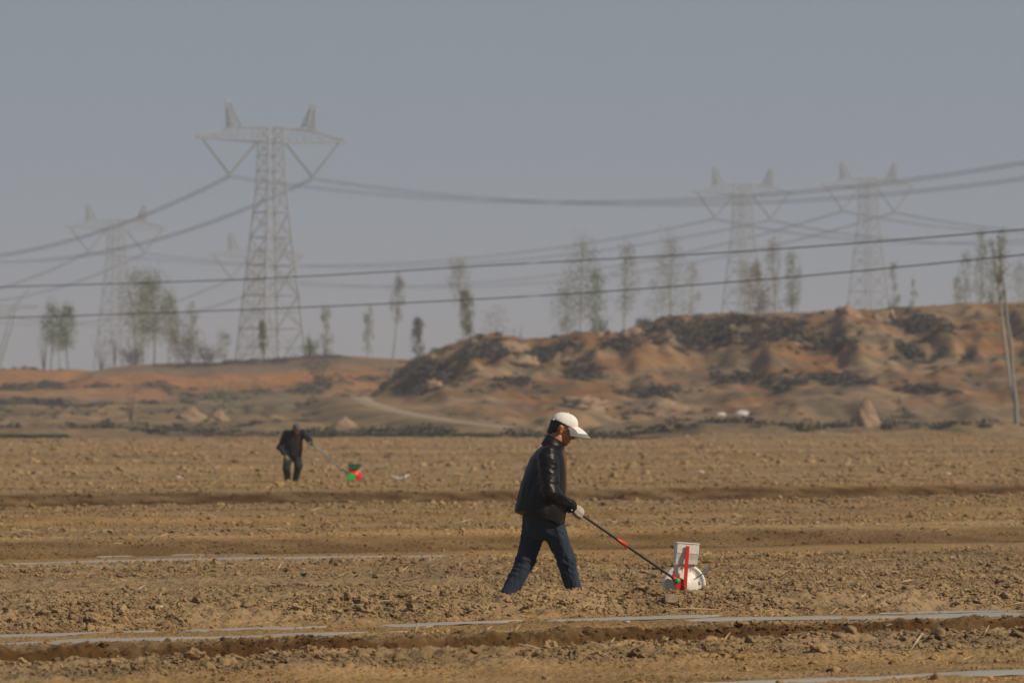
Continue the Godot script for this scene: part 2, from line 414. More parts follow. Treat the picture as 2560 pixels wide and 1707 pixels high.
func build_clods():
	var spots := []
	# depth from, to, count, smallest, largest radius
	for z in [[31.5, 38.2, 46000, 0.0065, 0.048], [38.2, 43.2, 34000, 0.0055, 0.028], [43.2, 45.4, 48000, 0.0055, 0.038], [45.4, 53.0, 70000, 0.006, 0.032], [53.0, 66.0, 70000, 0.0075, 0.035], [66.0, 90.0, 60000, 0.010, 0.045], [90.0, 140.0, 50000, 0.016, 0.07], [140.0, 322.0, 50000, 0.028, 0.12]]:
		for i in z[2]:
			var d := sqrt(lerpf(z[0] * z[0], z[1] * z[1], rng.randf()))
			var x := rng.randf_range(-1.0, 1.0) * (d * 0.0915 + 0.8)
			if z[0] < 53.0: d += ROW * x          # the near belts follow the rows
			if d < 31.0: continue
			var r := rough[idx(row_s(x, d))]
			var patch := na.get_noise_2d(x * 0.45 + 80.0, d * 0.45) + 0.5 * ne.get_noise_2d(x * 2.0 + 9.0, d * 2.0)
			if rng.randf() > r * clampf(0.42 + 1.4 * patch, 0.05, 1.1): continue
			var u := rng.randf()
			var sz: float = minf(z[3] * pow(maxf(u, 0.0005), -0.34), z[4]) * (0.75 + 0.4 * r * 0.7)
			var h := field_h(x, d)
			var c := soil_color(x, d) * rng.randf_range(0.82, 1.15)
			spots.append([Transform3D(rand_basis(Vector3(sz * rng.randf_range(0.8, 1.4), sz * rng.randf_range(0.7, 1.1), sz * rng.randf_range(0.8, 1.3))), Vector3(x, h + sz * 0.08, -d)), c])
	scatter("soil_clods", [clod_mesh(31), clod_mesh(32, true), clod_mesh(33), clod_mesh(34), clod_mesh(35, true), clod_mesh(36)], M.clod, spots, "loose dry brown clods and crumbs strewn over the ploughed soil", "soil")
	print("clods ", spots.size())
	# fine straw litter
	var ls := []
	var st := st_new(); tube(st, [Vector3(-0.5, 0, 0), Vector3(0.1, 0.03, 0.02), Vector3(0.5, 0.0, 0)], [0.05, 0.055, 0.04], 5)
	var sm := done(st)
	for i in 2600:
		var d := rng.randf_range(31.5, 110.0)
		var x := rng.randf_range(-1.0, 1.0) * (d * 0.0915 + 0.8)
		if rough[idx(row_s(x, d))] < 0.45 or rng.randf() > 0.35 + na.get_noise_2d(x, d): continue
		var l := rng.randf_range(0.04, 0.13) * (1.0 if d < 60.0 else 1.6)
		var b := Basis.from_euler(Vector3(rng.randf_range(-0.6, 0.6), rng.randf() * TAU, rng.randf_range(-0.5, 0.5))) * Basis.from_scale(Vector3(l, l * rng.randf_range(0.5, 1.1), l * rng.randf_range(0.5, 1.1)))
		var v := rng.randf_range(0.55, 1.1)
		ls.append([Transform3D(b, Vector3(x, field_h(x, d) + 0.012, -d)), Color(0.44 * v, 0.34 * v, 0.20 * v)])
	var lm := mat("litter", Color.WHITE, 0.8, {"vertex_color_use_as_albedo": true})
	scatter("straw_litter", [sm], lm, ls, "short dry straw bits scattered between the clods", "straw")

# ------------------------------------------------------------------ banks and dunes beyond the field
const HILL := [[-400, 960], [600, 940], [800, 925], [860, 905], [890, 880], [930, 846], [980, 815], [1040, 790], [1090, 772], [1130, 768], [1200, 778], [1280, 775], [1350, 762], [1420, 766], [1470, 747], [1540, 726], [1650, 722], [1760, 719], [1900, 716], [2000, 713], [2060, 704], [2130, 706], [2200, 700], [2352, 696], [3200, 690]]
const DUNE := [[-900, 850], [0, 849], [60, 846], [110, 850], [180, 848], [215, 855], [260, 844], [330, 837], [400, 834], [480, 838], [560, 830], [650, 828], [720, 820], [800, 818], [900, 824], [1000, 830], [1200, 835], [3400, 835]]
const SCRUB_SHADE := [[1640, 770, 140, 42], [1800, 768, 90, 36], [1900, 790, 60, 28], [2120, 745, 85, 30], [2080, 812, 65, 32], [1130, 812, 70, 34], [1000, 855, 85, 38], [1240, 815, 45, 30], [1330, 852, 60, 24], [1680, 872, 90, 14], [1760, 890, 40, 16], [1880, 878, 66, 18], [1425, 792, 38, 24], [2190, 830, 18, 14], [1560, 752, 60, 22], [1720, 738, 120, 14], [940, 895, 60, 22], [1180, 885, 50, 14], [2330, 850, 30, 12], [1480, 905, 80, 14], [2050, 900, 60, 10], [1300, 800, 40, 20]]  # scrub patches; some imitate shade on the cliff and the dark undercut ledge
func table(t: Array, u: float) -> float:
	for i in t.size() - 1:
		if u < t[i + 1][0]:
			return lerpf(t[i][1], t[i + 1][1], smoothstep(0.0, 1.0, clampf((u - t[i][0]) / (t[i + 1][0] - t[i][0]), 0.0, 1.0)) * 0.5 + clampf((u - t[i][0]) / (t[i + 1][0] - t[i][0]), 0.0, 1.0) * 0.5)
	return t[-1][1]
var nr: FastNoiseLite
var hill_tab := PackedFloat32Array(); var dune_tab := PackedFloat32Array()
func crest(tab: PackedFloat32Array, x: float) -> float:
	var f := clampf((x + 300.0) * 2.0, 0.0, 1198.0)
	return lerpf(tab[int(f)], tab[int(f) + 1], f - floor(f))
func face_profile(t: float) -> float:
	const G := [[0.0, 0.0], [0.18, 0.16], [0.42, 0.33], [0.56, 0.45], [0.66, 0.68], [0.78, 0.84], [0.92, 0.96], [1.0, 1.0]]
	for i in 7:
		if t < G[i + 1][0]: return lerpf(G[i][1], G[i + 1][1], (t - G[i][0]) / (G[i + 1][0] - G[i][0]))
	return 1.0
func hill_t(x: float, d: float) -> float:
	var db := 408.0 + 16.0 * nc.get_noise_2d(x * 0.5, 3.0) + 10.0 * nd.get_noise_2d(x, 77.0)
	return (d - db) / (500.0 - db)
const TRACK := [[1180, 986, 344], [1125, 978, 356], [1040, 968, 372], [960, 955, 392], [890, 940, 415], [845, 925, 440], [825, 912, 470]]
var track_pts := PackedVector3Array()
func graded(x: float, d: float, h: float) -> float:
	# the ground is levelled where the track runs
	var best := 9.0
	var ty := 0.0
	for i in track_pts.size() - 1:
		var a := track_pts[i]
		var b := track_pts[i + 1]
		var ab := Vector2(b.x - a.x, b.z - a.z)
		var t := clampf(Vector2(x - a.x, -d - a.z).dot(ab) / ab.length_squared(), 0.0, 1.0)
		var r := Vector2(x - a.x - ab.x * t, -d - a.z - ab.y * t).length()
		if r < best:
			best = r; ty = lerpf(a.y, b.y, t)
	return lerpf(h, ty, smoothstep(6.0, 1.8, best)) if best < 6.0 else h
func terrain_h(x: float, d: float) -> float:
	var h := rough_h(x, d)
	return graded(x, d, h) if d > 338.0 and d < 555.0 and x < 2.0 and x > -26.0 else h
func rough_h(x: float, d: float) -> float:
	var base := 0.05 + 2.6 * smoothstep(330.0, 660.0, d)
	var n := nd.get_noise_2d(x * 1.4, d * 0.7)
	base += (0.75 * n + 0.28 * ne.get_noise_2d(x * 0.6, d * 0.3)) * smoothstep(330.0, 380.0, d)
	# a low broken bank along the far edge of the field on the right
	base += 0.95 * smoothstep(334.0, 337.0, d) * (1.0 - 0.7 * smoothstep(342.0, 356.0, d)) * smoothstep(6.0, 12.0, x) * (0.75 + 0.5 * ne.get_noise_2d(x * 0.5, 5.0))
	base += 0.5 * smoothstep(334.0, 337.0, d) * (1.0 - smoothstep(344.0, 356.0, d)) * smoothstep(-21.0, -24.0, x)
	var h := base
	var hc := crest(hill_tab, x)
	var t := hill_t(x, d)
	if t > 0.0 and hc > base:
		var g := face_profile(clampf(t + 0.10 * nd.get_noise_2d(x * 2.0, 9.0 + d * 0.25), 0.0, 1.0))
		h = lerpf(base, hc, g)
		var edge := g * (1.0 - 0.88 * smoothstep(0.80, 1.0, g))
		h += edge * (0.6 * nd.get_noise_2d(x * 3.2 + 200.0, d * 1.4) + 0.45 * ne.get_noise_2d(x * 0.9, d * 0.5 + 50.0))
		h += 0.22 * ne.get_noise_2d(x * 1.6, d * 0.8) * g + edge * (0.95 * (nr.get_noise_2d(x * 1.7, d * 0.11) - 0.35) + 0.5 * (nr.get_noise_2d(x * 3.6 + 70.0, d * 0.35) - 0.35))
	if d > 590.0:
		var gd := smoothstep(0.0, 1.0, clampf((d - 600.0) / 100.0, 0.0, 1.0))
		h = maxf(h, lerpf(base, crest(dune_tab, x) - 0.6 * smoothstep(700.0, 800.0, d), gd) + 0.25 * n * gd * (1.0 - gd) * 4.0)
	return h
func scrub_shade_mask(x: float, h: float, d: float) -> float:
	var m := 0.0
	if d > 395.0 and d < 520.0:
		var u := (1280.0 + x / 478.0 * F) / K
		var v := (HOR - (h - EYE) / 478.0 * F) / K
		for s in SCRUB_SHADE:
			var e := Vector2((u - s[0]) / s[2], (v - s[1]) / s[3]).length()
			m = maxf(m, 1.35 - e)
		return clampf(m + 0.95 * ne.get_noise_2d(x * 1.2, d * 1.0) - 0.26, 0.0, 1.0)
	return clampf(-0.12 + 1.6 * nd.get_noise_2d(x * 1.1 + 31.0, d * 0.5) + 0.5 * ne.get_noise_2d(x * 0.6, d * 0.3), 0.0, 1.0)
func terrain_color(x: float, d: float) -> Color:
	var h := terrain_h(x, d)
	var g := clampf(hill_t(x, d), 0.0, 1.0) * smoothstep(-14.0, -4.0, x)
	var low := Color(0.215, 0.168, 0.108).lerp(Color(0.39, 0.265, 0.15), clampf(0.5 + 1.4 * nd.get_noise_2d(x * 0.8 + 90.0, d * 0.35), 0.0, 1.0))
	var red := Color(0.30, 0.158, 0.070).lerp(Color(0.41, 0.28, 0.175), clampf(0.45 + 1.5 * nd.get_noise_2d(x * 1.3 + 9.0, d * 0.8 + h * 3.0), 0.0, 1.0))
	var c := low.lerp(red, smoothstep(0.0, 0.25, g))
	if d > 585.0:
		var dune := Color(0.50, 0.235, 0.100).lerp(Color(0.44, 0.235, 0.115), clampf(0.3 + nd.get_noise_2d(x, d), 0.0, 1.0))
		c = c.lerp(dune, smoothstep(590.0, 650.0, d) * (1.0 - smoothstep(-14.0, -4.0, x)) * smoothstep(-0.1, 0.25, nd.get_noise_2d(x * 0.6, d * 0.3) + 0.20))
	c = c.lerp(Color(0.185, 0.150, 0.100), clampf(0.15 + 1.9 * ne.get_noise_2d(x * 0.35 + 60.0, d * 0.25 + h), 0.0, 0.8) * (1.0 - 0.7 * smoothstep(600.0, 650.0, d)))
	var m := scrub_shade_mask(x, h, d)
	c = c.lerp(Color(0.13, 0.105, 0.07), 0.8 * smoothstep(0.05, 0.5, m))  # darker soil under scrub, also painted-in shade of the cliff and ledge
	return c * (1.0 + 0.22 * ne.get_noise_2d(x * 1.3, d * 0.8))
func build_terrain():
	nr = noise(61, 0.10, 4); nr.fractal_type = FastNoiseLite.FRACTAL_RIDGED
	for i in 1201:
		var x := -300.0 + i * 0.5
		hill_tab.append(EYE + (HOR - K * table(HILL, (1280.0 + x / 500.0 * F) / K)) / F * 500.0)
		dune_tab.append(EYE + (HOR - K * table(DUNE, (1280.0 + x / 700.0 * F) / K)) / F * 700.0)
	for p in TRACK: track_pts.append(at2(p[0], p[1], p[2]))
	var lo := func(d): return -(d * 0.093 + 8.0)
	var hi := func(d): return d * 0.093 + 8.0
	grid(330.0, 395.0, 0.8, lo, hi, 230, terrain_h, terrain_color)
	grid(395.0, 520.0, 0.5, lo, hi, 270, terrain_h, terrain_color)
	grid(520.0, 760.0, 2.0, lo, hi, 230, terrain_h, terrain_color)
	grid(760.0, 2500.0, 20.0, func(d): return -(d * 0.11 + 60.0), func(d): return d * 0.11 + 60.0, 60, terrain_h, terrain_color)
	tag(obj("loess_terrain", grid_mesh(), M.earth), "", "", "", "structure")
	# the pale dirt track winding from the field to the bank
	var pts := TRACK
	var cur := Curve3D.new()
	for p in pts:
		var q := at2(p[0], p[1], p[2])
		cur.add_point(q)
	for i in range(1, pts.size() - 1):
		var tn := (cur.get_point_position(i + 1) - cur.get_point_position(i - 1)) / 6.0
		cur.set_point_in(i, -tn); cur.set_point_out(i, tn)
	cur.bake_interval = 1.0
	var st := st_new(); st.set_smooth_group(0)
	var baked := cur.get_baked_points()
	var prev := []
	for i in baked.size() - 1:
		var dir := (baked[i + 1] - baked[i]); dir.y = 0.0
		var side := dir.cross(Vector3.UP).normalized()
		var ring := []
		var cy := terrain_h(baked[i].x, -baked[i].z)
		for e in 5:
			var q := baked[i] + side * (e - 2.0) * (0.52 + 0.2 * ne.get_noise_2d(i * 0.9, 3.0))
			q.y = terrain_h(q.x, -q.z) + (-0.12 if e % 4 == 0 else 0.07)
			ring.append(q)
		if i > 0:
			for e in 4: quad(st, prev[e], prev[e + 1], ring[e + 1], ring[e])
		prev = ring
	var tm := mat("track", lin(0.31, 0.235, 0.155), 0.95)
	tag(obj("dirt_track", done(st), tm), "", "", "", "structure")
	# heaps tipped on the waste ground: cones with rough flanks
	var kh := 0
	for k in [[1992, 1000, 338, 1.05, 1.75, "conical heap of pale orange earth at the far field edge"], [440, 952, 428, 1.5, 1.1, "tan dirt heap in the scrubland, bigger of a pair"], [500, 956, 424, 1.0, 0.75, "tan dirt heap in the scrubland, smaller of a pair"], [790, 975, 385, 1.1, 0.85, "orange earth mound beside the dirt track"]]:
		kh += 1
		var hn := noise(200 + kh, 1.4, 3)
		var hs := st_new(); hs.set_smooth_group(0)
		var rows := []
		for j in 11:
			var t := j / 10.0
			var row := []
			for i in 26:
				var a := TAU * i / 26.0
				var rr: float = k[3] * pow(1.0 - t, 0.85) * (1.0 + 0.45 * hn.get_noise_3d(cos(a), t * 2.0, sin(a))) + 0.02
				row.append(Vector3(cos(a) * rr * 1.1, k[4] * (t * 1.15 - 0.15) + 0.12 * hn.get_noise_3d(cos(a) * 2.0, 9.0, sin(a) * 2.0), sin(a) * rr))
			rows.append(row)
		for j in 10:
			for i in 26: quad(hs, rows[j][i], rows[j + 1][i], rows[j + 1][(i + 1) % 26], rows[j][(i + 1) % 26])
		var hx := at2(k[0], k[1], k[2])
		var ho := obj("earth_heap", done(hs), M.loess)
		ho.position = Vector3(hx.x, terrain_h(hx.x, k[2]) - 0.05, hx.z)
		tag(ho, k[5], "earth mound", "tipped heaps of earth")
	# pale knobs of loess standing proud of the bank
	var knobs := [[1448, 795, 486, 1.0, 1.0, "round pale loess knob on the bank crest with a shaded hollow beside it"], [1392, 795, 488, 0.75, 0.8, "small pale loess lump next to the round knob"], [1948, 785, 484, 1.0, 0.9, "large pale loess outcrop high on the bank below the right-hand scrub"], [2022, 780, 485, 0.8, 0.9, "twin-topped pale outcrop between two dark scrub patches"], [2050, 762, 487, 0.6, 0.8, "upper narrow pale outcrop at the bank's rim"], [1175, 805, 480, 1.2, 0.8, "broad pale eroded loess shoulder over the shaded cliff"], [1000, 892, 448, 0.7, 0.6, "pale boulder at the foot of the bank's shaded end"], [1340, 930, 425, 1.5, 0.7, "low pale sandy mound below the bank behind the farmer's cap"], [1520, 925, 424, 1.4, 0.9, "pale sandy hump beside the undercut red slope"], [1190, 850, 468, 1.7, 0.9, "smooth pale spur running down under the cliff"]]
	var sd := 50
	for k in knobs:
		sd += 1
		var p := at2(k[0], k[1], k[2])
		var o := obj("loess_outcrop", lump(k[3] * 1.15, k[4], k[3], 0.9, 1.2, sd, 22, 14), M.loess)
		o.position = Vector3(p.x, minf(terrain_h(p.x, k[2]) + k[4] * 0.2, maxf(p.y, terrain_h(p.x, k[2]) - k[4] * 0.45)), p.z)
		tag(o, k[5], "earth mound", "pale lumps of loess")

# ------------------------------------------------------------------ pylons and cables
func half_width(y: float) -> float:
	return lerpf(6.6, 2.35, y / 50.0) if y < 50.0 else lerpf(2.35, 2.0, (y - 50.0) / 13.3)
func make_pylon() -> Node3D:
	var root := thing("transmission_pylon", "", "pylon")
	const LEV := [0.0, 9.5, 18.0, 25.5, 32.3, 38.5, 44.2, 49.5, 53.5, 57.0, 60.0, 63.3]
	for s in [Vector2(1, 1), Vector2(1, -1), Vector2(-1, -1), Vector2(-1, 1)]:
		var pts := []
		var rad := []
		for y in [-1.5, 25.0, 50.0, 63.3]:
			pts.append(Vector3(s.x * half_width(y), y, s.y * half_width(y))); rad.append(lerpf(0.36, 0.22, y / 63.0))
		obj("leg", tube_mesh(pts, rad, 6), M.galvanised, root)
	for i in LEV.size() - 1:
		for f in 4:
			var st := st_new()
			var y0: float = LEV[i]
			var y1: float = LEV[i + 1]
			var turn := Basis(Vector3.UP, f * PI / 2)
			var a := half_width(y0)
			var b := half_width(y1)
			var r := 0.145 if i < 6 else 0.11
			tube(st, [turn * Vector3(-a, y0, a), turn * Vector3(b, y1, b)], [r, r], 4)
			tube(st, [turn * Vector3(a, y0, a), turn * Vector3(-b, y1, b)], [r, r], 4)
			tube(st, [turn * Vector3(-b, y1, b), turn * Vector3(b, y1, b)], [r, r], 4)
			if i < 5:
				var m := (y0 + y1) / 2.0
				var hm := half_width(m)
				tube(st, [turn * Vector3(-hm, m, hm), turn * Vector3(hm, m, hm)], [0.07, 0.07], 4)
			obj("brace", done(st), M.galvanised, root)
	for s in [-1.0, 1.0]:
		var st := st_new()
		for z in [-1.0, 1.0]:
			tube(st, [Vector3(s * 2.0, 60.0, z * 2.0), Vector3(s * 20.0, 60.4, z * 0.3)], [0.16, 0.13], 4)
			tube(st, [Vector3(s * 2.0, 63.3, z * 2.0), Vector3(s * 10.0, 63.0, z * 1.3), Vector3(s * 20.0, 60.9, z * 0.3)], [0.14, 0.14, 0.12], 4)
			var up := false
			for k in 9:
				var x0 := 2.0 + k * 2.0
				var x1 := x0 + 2.0
				var top := func(x): return 63.3 - 0.3 * (x - 2.0) / 8.0 if x < 10.0 else lerpf(63.0, 60.9, (x - 10.0) / 10.0)
				var zz := func(x): return lerpf(2.0, 0.3, (x - 2.0) / 18.0)
				var lowy := func(x): return 60.0 + 0.4 * (x - 2.0) / 18.0
				var p := Vector3(s * x0, top.call(x0) if up else lowy.call(x0), z * zz.call(x0))
				var q := Vector3(s * x1, lowy.call(x1) if up else top.call(x1), z * zz.call(x1))
				tube(st, [p, q], [0.08, 0.08], 4)
				tube(st, [Vector3(q.x, lowy.call(x1), q.z), Vector3(q.x, top.call(x1), q.z)], [0.06, 0.06], 4)
				if z > 0.0:
					tube(st, [Vector3(p.x, lowy.call(x0), p.z), Vector3(q.x, lowy.call(x1), -q.z)], [0.07, 0.07], 4)
					tube(st, [Vector3(p.x, top.call(x0), -p.z), Vector3(q.x, top.call(x1), q.z)], [0.07, 0.07], 4)
				up = not up
		var arm := obj("crossarm", done(st), M.galvanised, root)
		var pk := st_new()
		var apex := Vector3(s * 11.1, 68.9, 0)
		var apex2 := Vector3(s * 12.0, 68.5, 0)
		var feet := [Vector3(s * 8.9, 63.1, 1.3), Vector3(s * 8.9, 63.1, -1.3), Vector3(s * 11.2, 62.7, 1.1), Vector3(s * 11.2, 62.7, -1.1)]
		for f in 4: tube(pk, [feet[f], apex if f < 2 else apex2], [0.22, 0.18], 4)
		for t in [0.2, 0.4, 0.6, 0.8]:
			for e in [[0, 1], [1, 3], [3, 2], [2, 0]]:
				tube(pk, [feet[e[0]].lerp(apex if e[0] < 2 else apex2, t), feet[e[1]].lerp(apex if e[1] < 2 else apex2, t)], [0.11, 0.11], 4)
				tube(pk, [feet[e[0]].lerp(apex if e[0] < 2 else apex2, t - 0.2), feet[e[1]].lerp(apex if e[1] < 2 else apex2, t)], [0.10, 0.10], 4)
		tube(pk, [apex - Vector3(0.4 * s, 0, 0), apex2 + Vector3(0.3 * s, 0, 0)], [0.25, 0.25], 4)
		obj("earth_wire_peak", done(pk), M.galvanised, arm)
		for e in [18.3, 3.6]:
			obj("insulator_string", tube_mesh([Vector3(s * e, 60.1, 0), Vector3(s * 11.2, 52.4, 0)], [0.24, 0.24], 6), M.insulator, root)
		obj("yoke_plate", tube_mesh([Vector3(s * 10.6, 52.3, 0), Vector3(s * 11.8, 52.3, 0)], [0.28, 0.28], 6), M.galvanised, root)
	return root
var pylons := []
func build_pylons():
	var proto := make_pylon()
	# photo column of the axis, depth, foot height
	var spots := [[622, 1280, 2.0, "big steel lattice pylon, largest of all, above the orange dune"], [266, 1931, 3.0, "steel lattice pylon rising behind the clump of leafy trees"], [1707, 1808, 10.2, "faint lattice pylon over the bank beside a brownish tree"], [1996, 1889, 15.5, "faint lattice pylon over the bank near its scrubby pale outcrops"], [590, 2024, -4.0, "very faint lattice pylon half hidden behind the biggest pylon"]]
	for i in spots.size():
		var s: Array = spots[i]
		var o: Node3D = proto
		if i > 0:
			o = proto.duplicate(); o.name = numbered("transmission_pylon"); add_child(o)
		var p := at2(s[0], 900, s[1])
		o.position = Vector3(p.x, s[2], p.z); o.rotation.y = deg_to_rad(36.0)
		tag(o, s[3], "pylon", "high voltage pylons in the haze")
		pylons.append(o)
	# a cup-shaped tower of another line, cut by the edge of the view
	var c := at2(-14, 846, 1500)
	var r := thing("cup_pylon", "whitish forked lattice tower with a wide cup head", "pylon", Vector3(c.x, 2.0, c.z), 0.2, "")
	for s in [-1.0, 1.0]:
		for z in [-1.0, 1.0]:
			obj("leg", tube_mesh([Vector3(s * 3.4, -1, z * 3.0), Vector3(s * 1.6, 12, z * 0.9)], [0.22, 0.2], 6), M.galvanised, r)
		var st := st_new()
		var path := [Vector3(s * 1.6, 12, 0), Vector3(s * 4.4, 21, 0), Vector3(s * 5.4, 26.5, 0), Vector3(s * 9.4, 32.0, 0)]
		for z in [-0.8, 0.8]:
			tube(st, [path[0] + Vector3(0, 0, z), path[1] + Vector3(0, 0, z), path[2] + Vector3(0, 0, z), path[3]], [0.2, 0.18, 0.18, 0.15], 5)
			tube(st, [path[0] + Vector3(-s * 1.1, 0, z), path[1] + Vector3(-s * 1.2, 0, z), path[2] + Vector3(-s * 1.2, 0, z), path[3]], [0.18, 0.16, 0.16, 0.13], 5)
		for k in 8:
			var t := k / 8.0
			var a: Vector3 = (path[0] as Vector3).lerp(path[1], t)
			tube(st, [a + Vector3(0, 0, 0.8), a + Vector3(-s * 1.15, 1.0, 0.8)], [0.1, 0.1], 4)
		obj("fork", done(st), M.galvanised, r)
		var ca := st_new()
		for z in [-0.8, 0.8]:
			tube(ca, [Vector3(0, 27.2, z), Vector3(s * 11.5, 27.2, z * 0.4)], [0.17, 0.13], 4)
			tube(ca, [Vector3(0, 25.6, z), Vector3(s * 11.5, 26.9, z * 0.4)], [0.17, 0.13], 4)
		for k in 8: tube(ca, [Vector3(s * k * 1.4, 25.7 + 0.12 * k, 0.6), Vector3(s * (k + 1) * 1.4, 27.2, 0.6)], [0.09, 0.09], 4)
		obj("crossarm", done(ca), M.galvanised, r)
func sagging(a: Vector3, b: Vector3, sag: float, n := 28) -> Array:
	var out := []
	for i in n + 1:
		var t := float(i) / n
		out.append(a.lerp(b, t) - Vector3(0, 4.0 * sag * t * (1.0 - t), 0))
	return out
func bundle(a: Vector3, b: Vector3, sag: float, label: String):
	var root := thing("cable_bundle", label, "power cable", Vector3.ZERO, 0.0, "high voltage cables strung between the pylons")
	var side := (b - a).cross(Vector3.UP).normalized()
	for o in [Vector2(-0.28, 0.28), Vector2(0.28, 0.28), Vector2(0.28, -0.28), Vector2(-0.28, -0.28)]:
		var off: Vector3 = side * o.x + Vector3(0, o.y, 0)
		var pts := sagging(a + off, b + off, sag)
		var rad := []
		rad.resize(pts.size()); rad.fill(0.055)
		obj("conductor", tube_mesh(pts, rad, 4), M.conductor, root)
func build_wires():
	var tip := func(i, s): return pylons[i].transform * Vector3(s * 11.2, 52.0, 0)
	var near := Vector3(153, 0, 409)
	for s in [-1.0, 1.0]:
		var which := "outer" if s < 0.0 else "inner"
		bundle(tip.call(0, s), tip.call(0, s) + Vector3(200, 3, 175), 10.0, "%s cable bundle sweeping from the biggest pylon towards the bank side" % which)
		bundle(tip.call(0, s), tip.call(0, s) - near, 13.0, "%s cable bundle dropping from the biggest pylon past the leafy trees" % which)
		bundle(tip.call(1, s), tip.call(2, s), 9.0, "%s cable bundle between the tree-clump pylon and the one by the brownish tree" % which)
		bundle(tip.call(1, s), tip.call(1, s) - near, 13.0, "%s cable bundle falling away behind the tree-clump pylon" % which)
		bundle(tip.call(2, s), tip.call(2, s) + near, 13.0, "%s cable bundle coming forward from the pylon by the brownish tree" % which)
		bundle(tip.call(4, s), tip.call(3, s), 11.0, "%s cable bundle between the half hidden pylon and the one above the outcrops" % which)
		bundle(tip.call(4, s), tip.call(4, s) - near, 13.0, "%s cable bundle falling away behind the half hidden pylon" % which)
		bundle(tip.call(3, s), tip.call(3, s) + near, 13.0, "%s cable bundle coming forward from the pylon above the outcrops" % which)
	var lines := [[[[-500, 671], [0, 659], [590, 640], [1170, 607], [1740, 575], [2352, 527], [2900, 478]], "upper dark overhead wire of the near pair"], [[[-500, 742], [0, 730], [590, 710], [1170, 683], [1740, 643], [2352, 585], [2900, 527]], "lower dark overhead wire of the near pair"]]
	for l in lines:
		var cur := Curve3D.new()
		var ps: Array = l[0]
		for p in ps: cur.add_point(at2(p[0], p[1], 289.0 - 89.0 * p[0] / 2352.0))
		for i in range(1, ps.size() - 1):
			var tn := (cur.get_point_position(i + 1) - cur.get_point_position(i - 1)) / 6.0
			cur.set_point_in(i, -tn); cur.set_point_out(i, tn)
		cur.bake_interval = 3.0
		var pts := Array(cur.get_baked_points())
		var rad := []
		rad.resize(pts.size()); rad.fill(0.024)
		tag(obj("overhead_wire", tube_mesh(pts, rad, 6), M.wire), l[1], "power cable", "near overhead wires")

